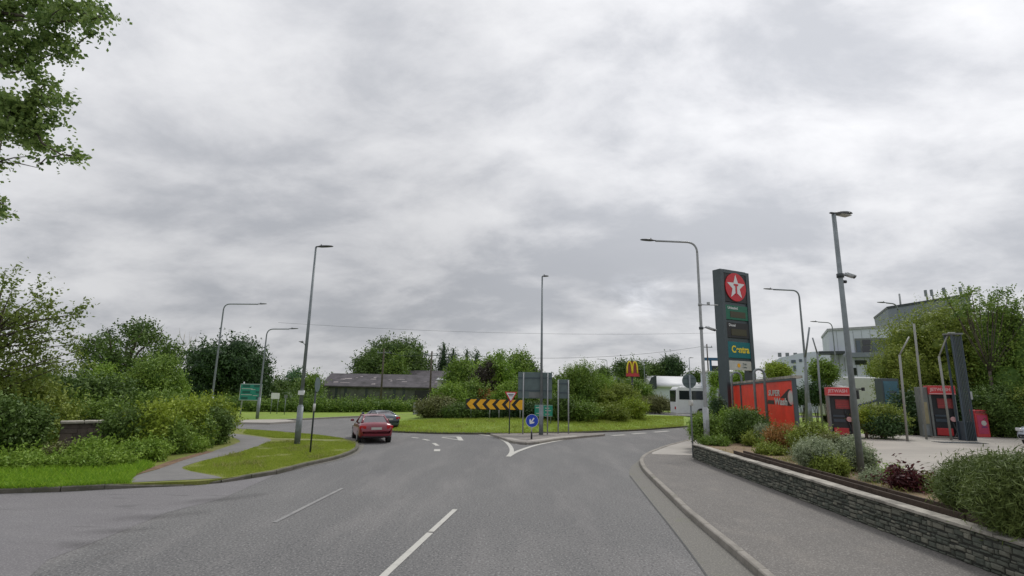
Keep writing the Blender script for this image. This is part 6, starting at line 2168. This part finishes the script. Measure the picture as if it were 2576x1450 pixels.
isl('upright_shrub', 'mid green bush filling the space between chevron board and wide sign back', 1312, 962, 70, 1046, L['mid'], 7500, .15, nb=10)
isl('upright_shrub', 'yellowish bush in the dip between the tall willow and the sign backs', 1418, 956, 60, 1046, L['mid'], 6000, .15, nb=9)
isl('upright_shrub', 'fresh green bush at the back of the right hand planting', 1530, 952, 90, 1032, L['fresh'], 8000, .16, nb=10)
isl('upright_shrub', 'olive bush filling the back left of the roundabout planting', 1150, 988, 80, 1036, L['olive'], 8000, .15, nb=10)
# right side: planting bed shrubs
BS = 'shrubs in the bed behind the stone wall'
def rb(kind, label, px, pt, pb, wpx, lm, n, leaf, push=0.0, **kw):
    b = G(px, pb, ZR)
    kw.setdefault('spread', 2.5)
    return shrub(kind, label, px, pt + 2, pb, wpx * .98, b.y + wpx / 2576 * b.y * .5 + push, lm, int(n * .9), leaf * 1.15, zb=ZR - .02, group=BS, **kw)
rb('box_shrub', 'green shrub at the far end of the bed behind the round sign post', 1778, 1046, 1112, 84, L['mid'], 14000, .07, nb=11)
rb('box_shrub', 'small conical dark shrub in front of the far end of the red screen', 1808, 1003, 1092, 44, L['deep'], 8000, .07, nb=8, taper=.4)
rb('box_shrub', 'slender light green sapling against the coach', 1794, 962, 1060, 26, L['fresh'], 1600, .09, nb=6, core=0, push=4)
rb('box_shrub', 'large dark green shrub in front of the red screen', 1880, 1032, 1118, 110, L['dark'], 22000, .065, nb=13)
rb('box_shrub', 'bright topped shrub on the left of the large dark one', 1850, 1026, 1110, 66, L['fresh'], 9000, .065, nb=9, push=.4)
rb('box_shrub', 'small clipped pale green ball shrub beside the large dark one', 1920, 1068, 1122, 38, L['silver'], 5000, .045, nb=7, push=-.4)
rb('heather_shrub', 'orange tipped shrub covering the lower red panel', 1972, 1070, 1142, 88, L['orange'], 10000, .055, nb=11, core=.5, spread=3)
rb('heather_shrub', 'fine green shrub between orange tipped and silver shrubs', 2040, 1066, 1162, 92, L['olive'], 12000, .06, nb=11, core=.5, spread=3)
rb('silver_shrub', 'silvery green shrub with pale tips spilling to the timber edging', 2048, 1108, 1192, 96, L['silver'], 15000, .05, nb=12, core=.55, spread=2, aspect=.4)
rb('silver_shrub', 'second silvery shrub touching the forecourt lamp post', 2128, 1100, 1186, 96, L['silver'], 15000, .05, nb=12, core=.55, spread=2, aspect=.4)
rb('silver_shrub', 'small silvery tuft right of the forecourt lamp post', 2182, 1136, 1190, 32, L['silver'], 3500, .05, nb=7, core=.5)
rb('heather_shrub', 'dark green low shrub under the silvery shrubs', 2085, 1150, 1198, 80, L['olive'], 7000, .05, nb=9)
rb('purple_plant', 'dark purple leaved plant in the bed between lamp post and big bush', 2284, 1190, 1232, 92, L['purple'], 1900, .09, nb=9, core=.45, aspect=.42, up=.6, spread=1, push=-.25)
rb('low_plant', 'low yellow green plant behind the purple one', 2246, 1182, 1212, 60, L['fresh'], 2600, .05, nb=7, core=.4)
rb('low_plant', 'low grey green plant at the foot of the lamp post', 2200, 1190, 1214, 60, L['silver'], 2600, .045, nb=7, core=.5)
# large rosemary like bush at the right edge
def fine_bush(label, px, pt, pb, wpx, lm, n, seed, push=0):
    b = G(px, pb, ZR); Y = b.y + wpx / 2576 * b.y * .55 + push
    top = W(px, pt, Y); rx = wpx / 2 / 1288 * Y
    t = thing('rosemary_bush', label, 'shrub', (top.x, Y, ZR - .02), 0, 'fine leaved bushes at the right edge')
    h = top.z - ZR
    bl = crown_blobs(rx, rx * .8, 0.05, h, 13, seed, .42)
    leaves('foliage', bl, n, .11, lm, t, .68, .13, seed, inner=.62, up=-.2, spread=2.5, clump=.3)
    mb = MB(); 
    for q in range(5): mb.tube([(0, 0, 0), (bl[q][0] * .4, bl[q][1] * .4, h * .3), bl[q][:3]], [.03, .02, .01], 6)
    mb.build('stems', M['bark'], t)
L['rosemary'] = leafmat('leaf_rosemary', (0.050, 0.085, 0.020), (0.180, 0.230, 0.060), .15)
fine_bush('large fine leaved green bush at the lower right behind the wall', 2496, 1168, 1325, 225, L['rosemary'], 70000, 61)
fine_bush('taller fine leaved bush cut off by the right edge', 2640, 1166, 1360, 285, L['rosemary'], 75000, 62, -.9)
fine_bush('small fine leaved bush on the left flank of the large one', 2428, 1192, 1290, 88, L['rosemary'], 20000, 63)

# right background
FB = 'plants behind the jet wash'
tree('willow_tree', 'large olive green tree filling the right background above the kiosks', 2405, 748, 1080, 372, 37, L['olive'], 62000, .17, zb=.5, nb=30, core=.55, lumpy=.33, group=FB, aspect=.35, deep=.7)
tree('willow_tree', 'dark green crown at the right edge behind the pink dispenser', 2548, 752, 1080, 215, 34, L['mid'], 36000, .14, zb=.5, nb=18, core=.6, group=FB, deep=.7)
tree('willow_tree', 'lower left shoulder of olive foliage beside the white office', 2262, 862, 1060, 110, 36, L['olive'], 15000, .14, zb=.5, nb=13, core=.5, group=FB, aspect=.35)
t = thing('spindly_tree', 'thin spindly treetops with loose sprays at the upper right', 'tree', (W(2500, 1000, 33).x, 33, .5), 0, FB)
tx = t.location.x
spn = []
rr = random.Random(21)
for k in range(30):
    px = rr.uniform(2390, 2620); py = 742 + rr.uniform(-8, 60) + max(0, px - 2500) * .12
    p = W(px, py, 33); r_ = rr.uniform(.16, .34)
    spn.append((p.x - tx, rr.uniform(-.6, .6), p.z - .5, r_, r_, r_))
leaves('crown', spn, 2600, .14, L['mid'], t, 0, .5, 22, inner=.1)
mb = MB(); mb.tube([(0, 0, 0), (0, 0, 4)], [.14, .08], 8)
for b in spn:
    mb.tube([(b[0] * .8, b[1] * .5, b[2] - 1.3), (b[0] * .92, b[1] * .8, b[2] - .6), b[:3]], [.03, .02, .008], 5)
    mb.tube([(0, 0, 3.9), (b[0] * .8, b[1] * .5, b[2] - 1.25)], [.018, .018], 4)
mb.build('trunk', M['bark'], t)
def fb(kind, label, px, pt, pb, wpx, Y, lm, n, leaf, **kw):
    return shrub(kind, label, px, pt, pb, wpx, Y, lm, n, leaf, zb=.5, group=FB, **kw)
fb('laurel_bush', 'dark laurel bush right of the wash gantry', 2510, 968, 1100, 150, 31.5, L['dark'], 22000, .11, nb=14)
fb('laurel_bush', 'bright olive bush behind the silver parked car', 2590, 975, 1100, 120, 31.0, L['olive'], 15000, .11, nb=11)
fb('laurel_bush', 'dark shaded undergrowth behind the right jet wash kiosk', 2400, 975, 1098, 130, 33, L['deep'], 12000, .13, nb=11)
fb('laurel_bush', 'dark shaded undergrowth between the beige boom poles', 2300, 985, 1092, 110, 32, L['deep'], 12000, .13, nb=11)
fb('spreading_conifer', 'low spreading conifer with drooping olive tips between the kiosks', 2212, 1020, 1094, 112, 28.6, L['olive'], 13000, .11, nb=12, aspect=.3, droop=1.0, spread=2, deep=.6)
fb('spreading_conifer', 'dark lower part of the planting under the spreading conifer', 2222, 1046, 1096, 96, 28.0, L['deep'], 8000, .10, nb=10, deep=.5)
fb('spreading_conifer', 'small yellow green conifer tip at the edge of the lamp post', 2176, 1030, 1080, 34, 28.2, L['yellow'], 3000, .08, nb=7)
fb('garden_shrub', 'palm green bush on a pale stem in front of the white office', 2072, 908, 970, 62, 45, L['mid'], 6500, .17, nb=10)
fb('garden_shrub', 'dark green hedge like bush beside the left jet wash kiosk', 2052, 968, 1016, 60, 44, L['deep'], 6000, .15, nb=9)
fb('garden_shrub', 'dark low hedge seen between the red screen and the lamp', 2016, 986, 1016, 40, 46, L['deep'], 4000, .15, nb=7)
fb('garden_shrub', 'yellow and green bush above the red screen wall', 1955, 912, 960, 64, 62, L['yellow'], 5000, .2, nb=9)
fb('garden_shrub', 'pale green shrub over the red screen by the price totem', 1868, 936, 975, 54, 50, L['fresh'], 4000, .16, nb=8)
fb('garden_shrub', 'small green bush on the wall top left of the price totem', 1805, 938, 975, 40, 56, L['fresh'], 3000, .16, nb=7)
fb('garden_shrub', 'grey green tree foliage in front of the lower office windows', 2216, 905, 960, 70, 52, L['olive'], 5000, .18, nb=9)
rb('low_plant', 'low yellowish ground plants behind the timber edging', 1945, 1120, 1146, 80, L['olive'], 4000, .05, nb=8, core=.3)
rb('low_plant', 'low dark plants by the wall near the round sign', 1800, 1098, 1122, 70, L['mid'], 4000, .05, nb=8, core=.3)

rb('box_shrub', 'bright green low shrub at the wall corner just right of the round sign post', 1757, 1052, 1104, 40, L['fresh'], 6000, .06, nb=8)
rb('box_shrub', 'low green shrub behind the corner shrubs beside the lamp with the camera', 1764, 1040, 1080, 44, L['mid'], 5000, .07, nb=8, push=2.5)
# grass blades on the near verges
gl = z2([(-700, 1249), (0, 1227), (150, 1222), (322, 1214), (340, 1198), (390, 1174), (300, 1150), (0, 1160), (-500, 1165)], .11)
blades('long_grass', 'long bright grass along the left kerb', gl, 60000, .13, .012, .11, L['grasslong'], 1, noise=.9)
g2 = z2([(462, 1178), (520, 1159), (596, 1142), (674, 1114), (760, 1110), (866, 1111), (893, 1116), (894, 1124), (880, 1134), (838, 1147.5), (768, 1162.5), (698, 1180), (640, 1190), (570, 1202), (545, 1196), (482, 1186)], .11)
blades('verge_grass', 'short worn grass on the verge round the tall lamp', g2, 90000, .045, .010, .11, L['grassblade'], 2, noise=.7)
g3 = z2([(612, 1091), (690, 1102), (830, 1105), (868, 1106), (800, 1096), (700, 1088), (620, 1082)], .11)
blades('verge_grass', 'short grass between the footpath and the far side of the verge', g3, 26000, .06, .014, .11, L['grassblade'], 3, noise=.9)
iz = np.vectorize(island_z)
ga = z2([(990, 1081), (1100, 1085), (1290, 1086), (1450, 1083), (1600, 1078), (1720, 1070), (1720, 1058), (1600, 1062), (1290, 1068), (1000, 1064)], .2)
blades('roundabout_grass', 'mown bright grass around the edge of the roundabout', ga, 60000, .07, .022, lambda q: iz(q[:, 0], q[:, 1]) - .01, L['grassblade'], 4, noise=1.2)

blades('verge_weeds', 'taller straw coloured weed tufts scattered over the left verge', g2 + [], 26000, .11, .011, .11, L['weed'], 7, noise=-.95, lean=.6)
blades('roundabout_weeds', 'taller dull grass tufts scattered over the near edge of the roundabout', ga, 26000, .13, .02, lambda q: iz(q[:, 0], q[:, 1]) - .01, L['weed'], 8, noise=-.9, lean=.6)
kg = z2([(-700, 1252), (0, 1231), (150, 1227), (330, 1217.5), (330, 1213), (150, 1221), (0, 1225), (-700, 1245)], .11)
blades('kerb_weeds', 'rough grass hanging over the left kerb', kg, 9000, .10, .012, .115, L['grasslong'], 9, noise=.1, lean=.7)
rb('low_plant', 'sprawling green plant linking the large dark shrub and the pale ball shrub', 1902, 1086, 1124, 60, L['olive'], 4500, .055, nb=8, core=.3, spread=4)
rb('low_plant', 'loose weedy plant between the pale ball shrub and the orange tipped shrub', 1945, 1092, 1136, 56, L['mid'], 3500, .055, nb=7, core=.3, spread=4)
rb('low_plant', 'straggling grey green plant between the two silvery shrubs', 2092, 1098, 1180, 52, L['brown'], 4000, .055, nb=8, core=.3, spread=4)
rb('low_plant', 'thin tufts of yellow green weed on the soil right of the purple plant', 2345, 1206, 1240, 50, L['olive'], 1200, .05, nb=6, core=0, spread=4)
blades('bed_weeds', 'small weeds and dry stalks growing through the soil of the bed', [(8.1, 21.8), (8.1, 5.0), (9.6, 5.0), (9.6, 11), (10.4, 14), (11.2, 17), (12.4, 22)], 9000, .09, .012, ZR, L['weed'], 12, noise=-.55, lean=.8)
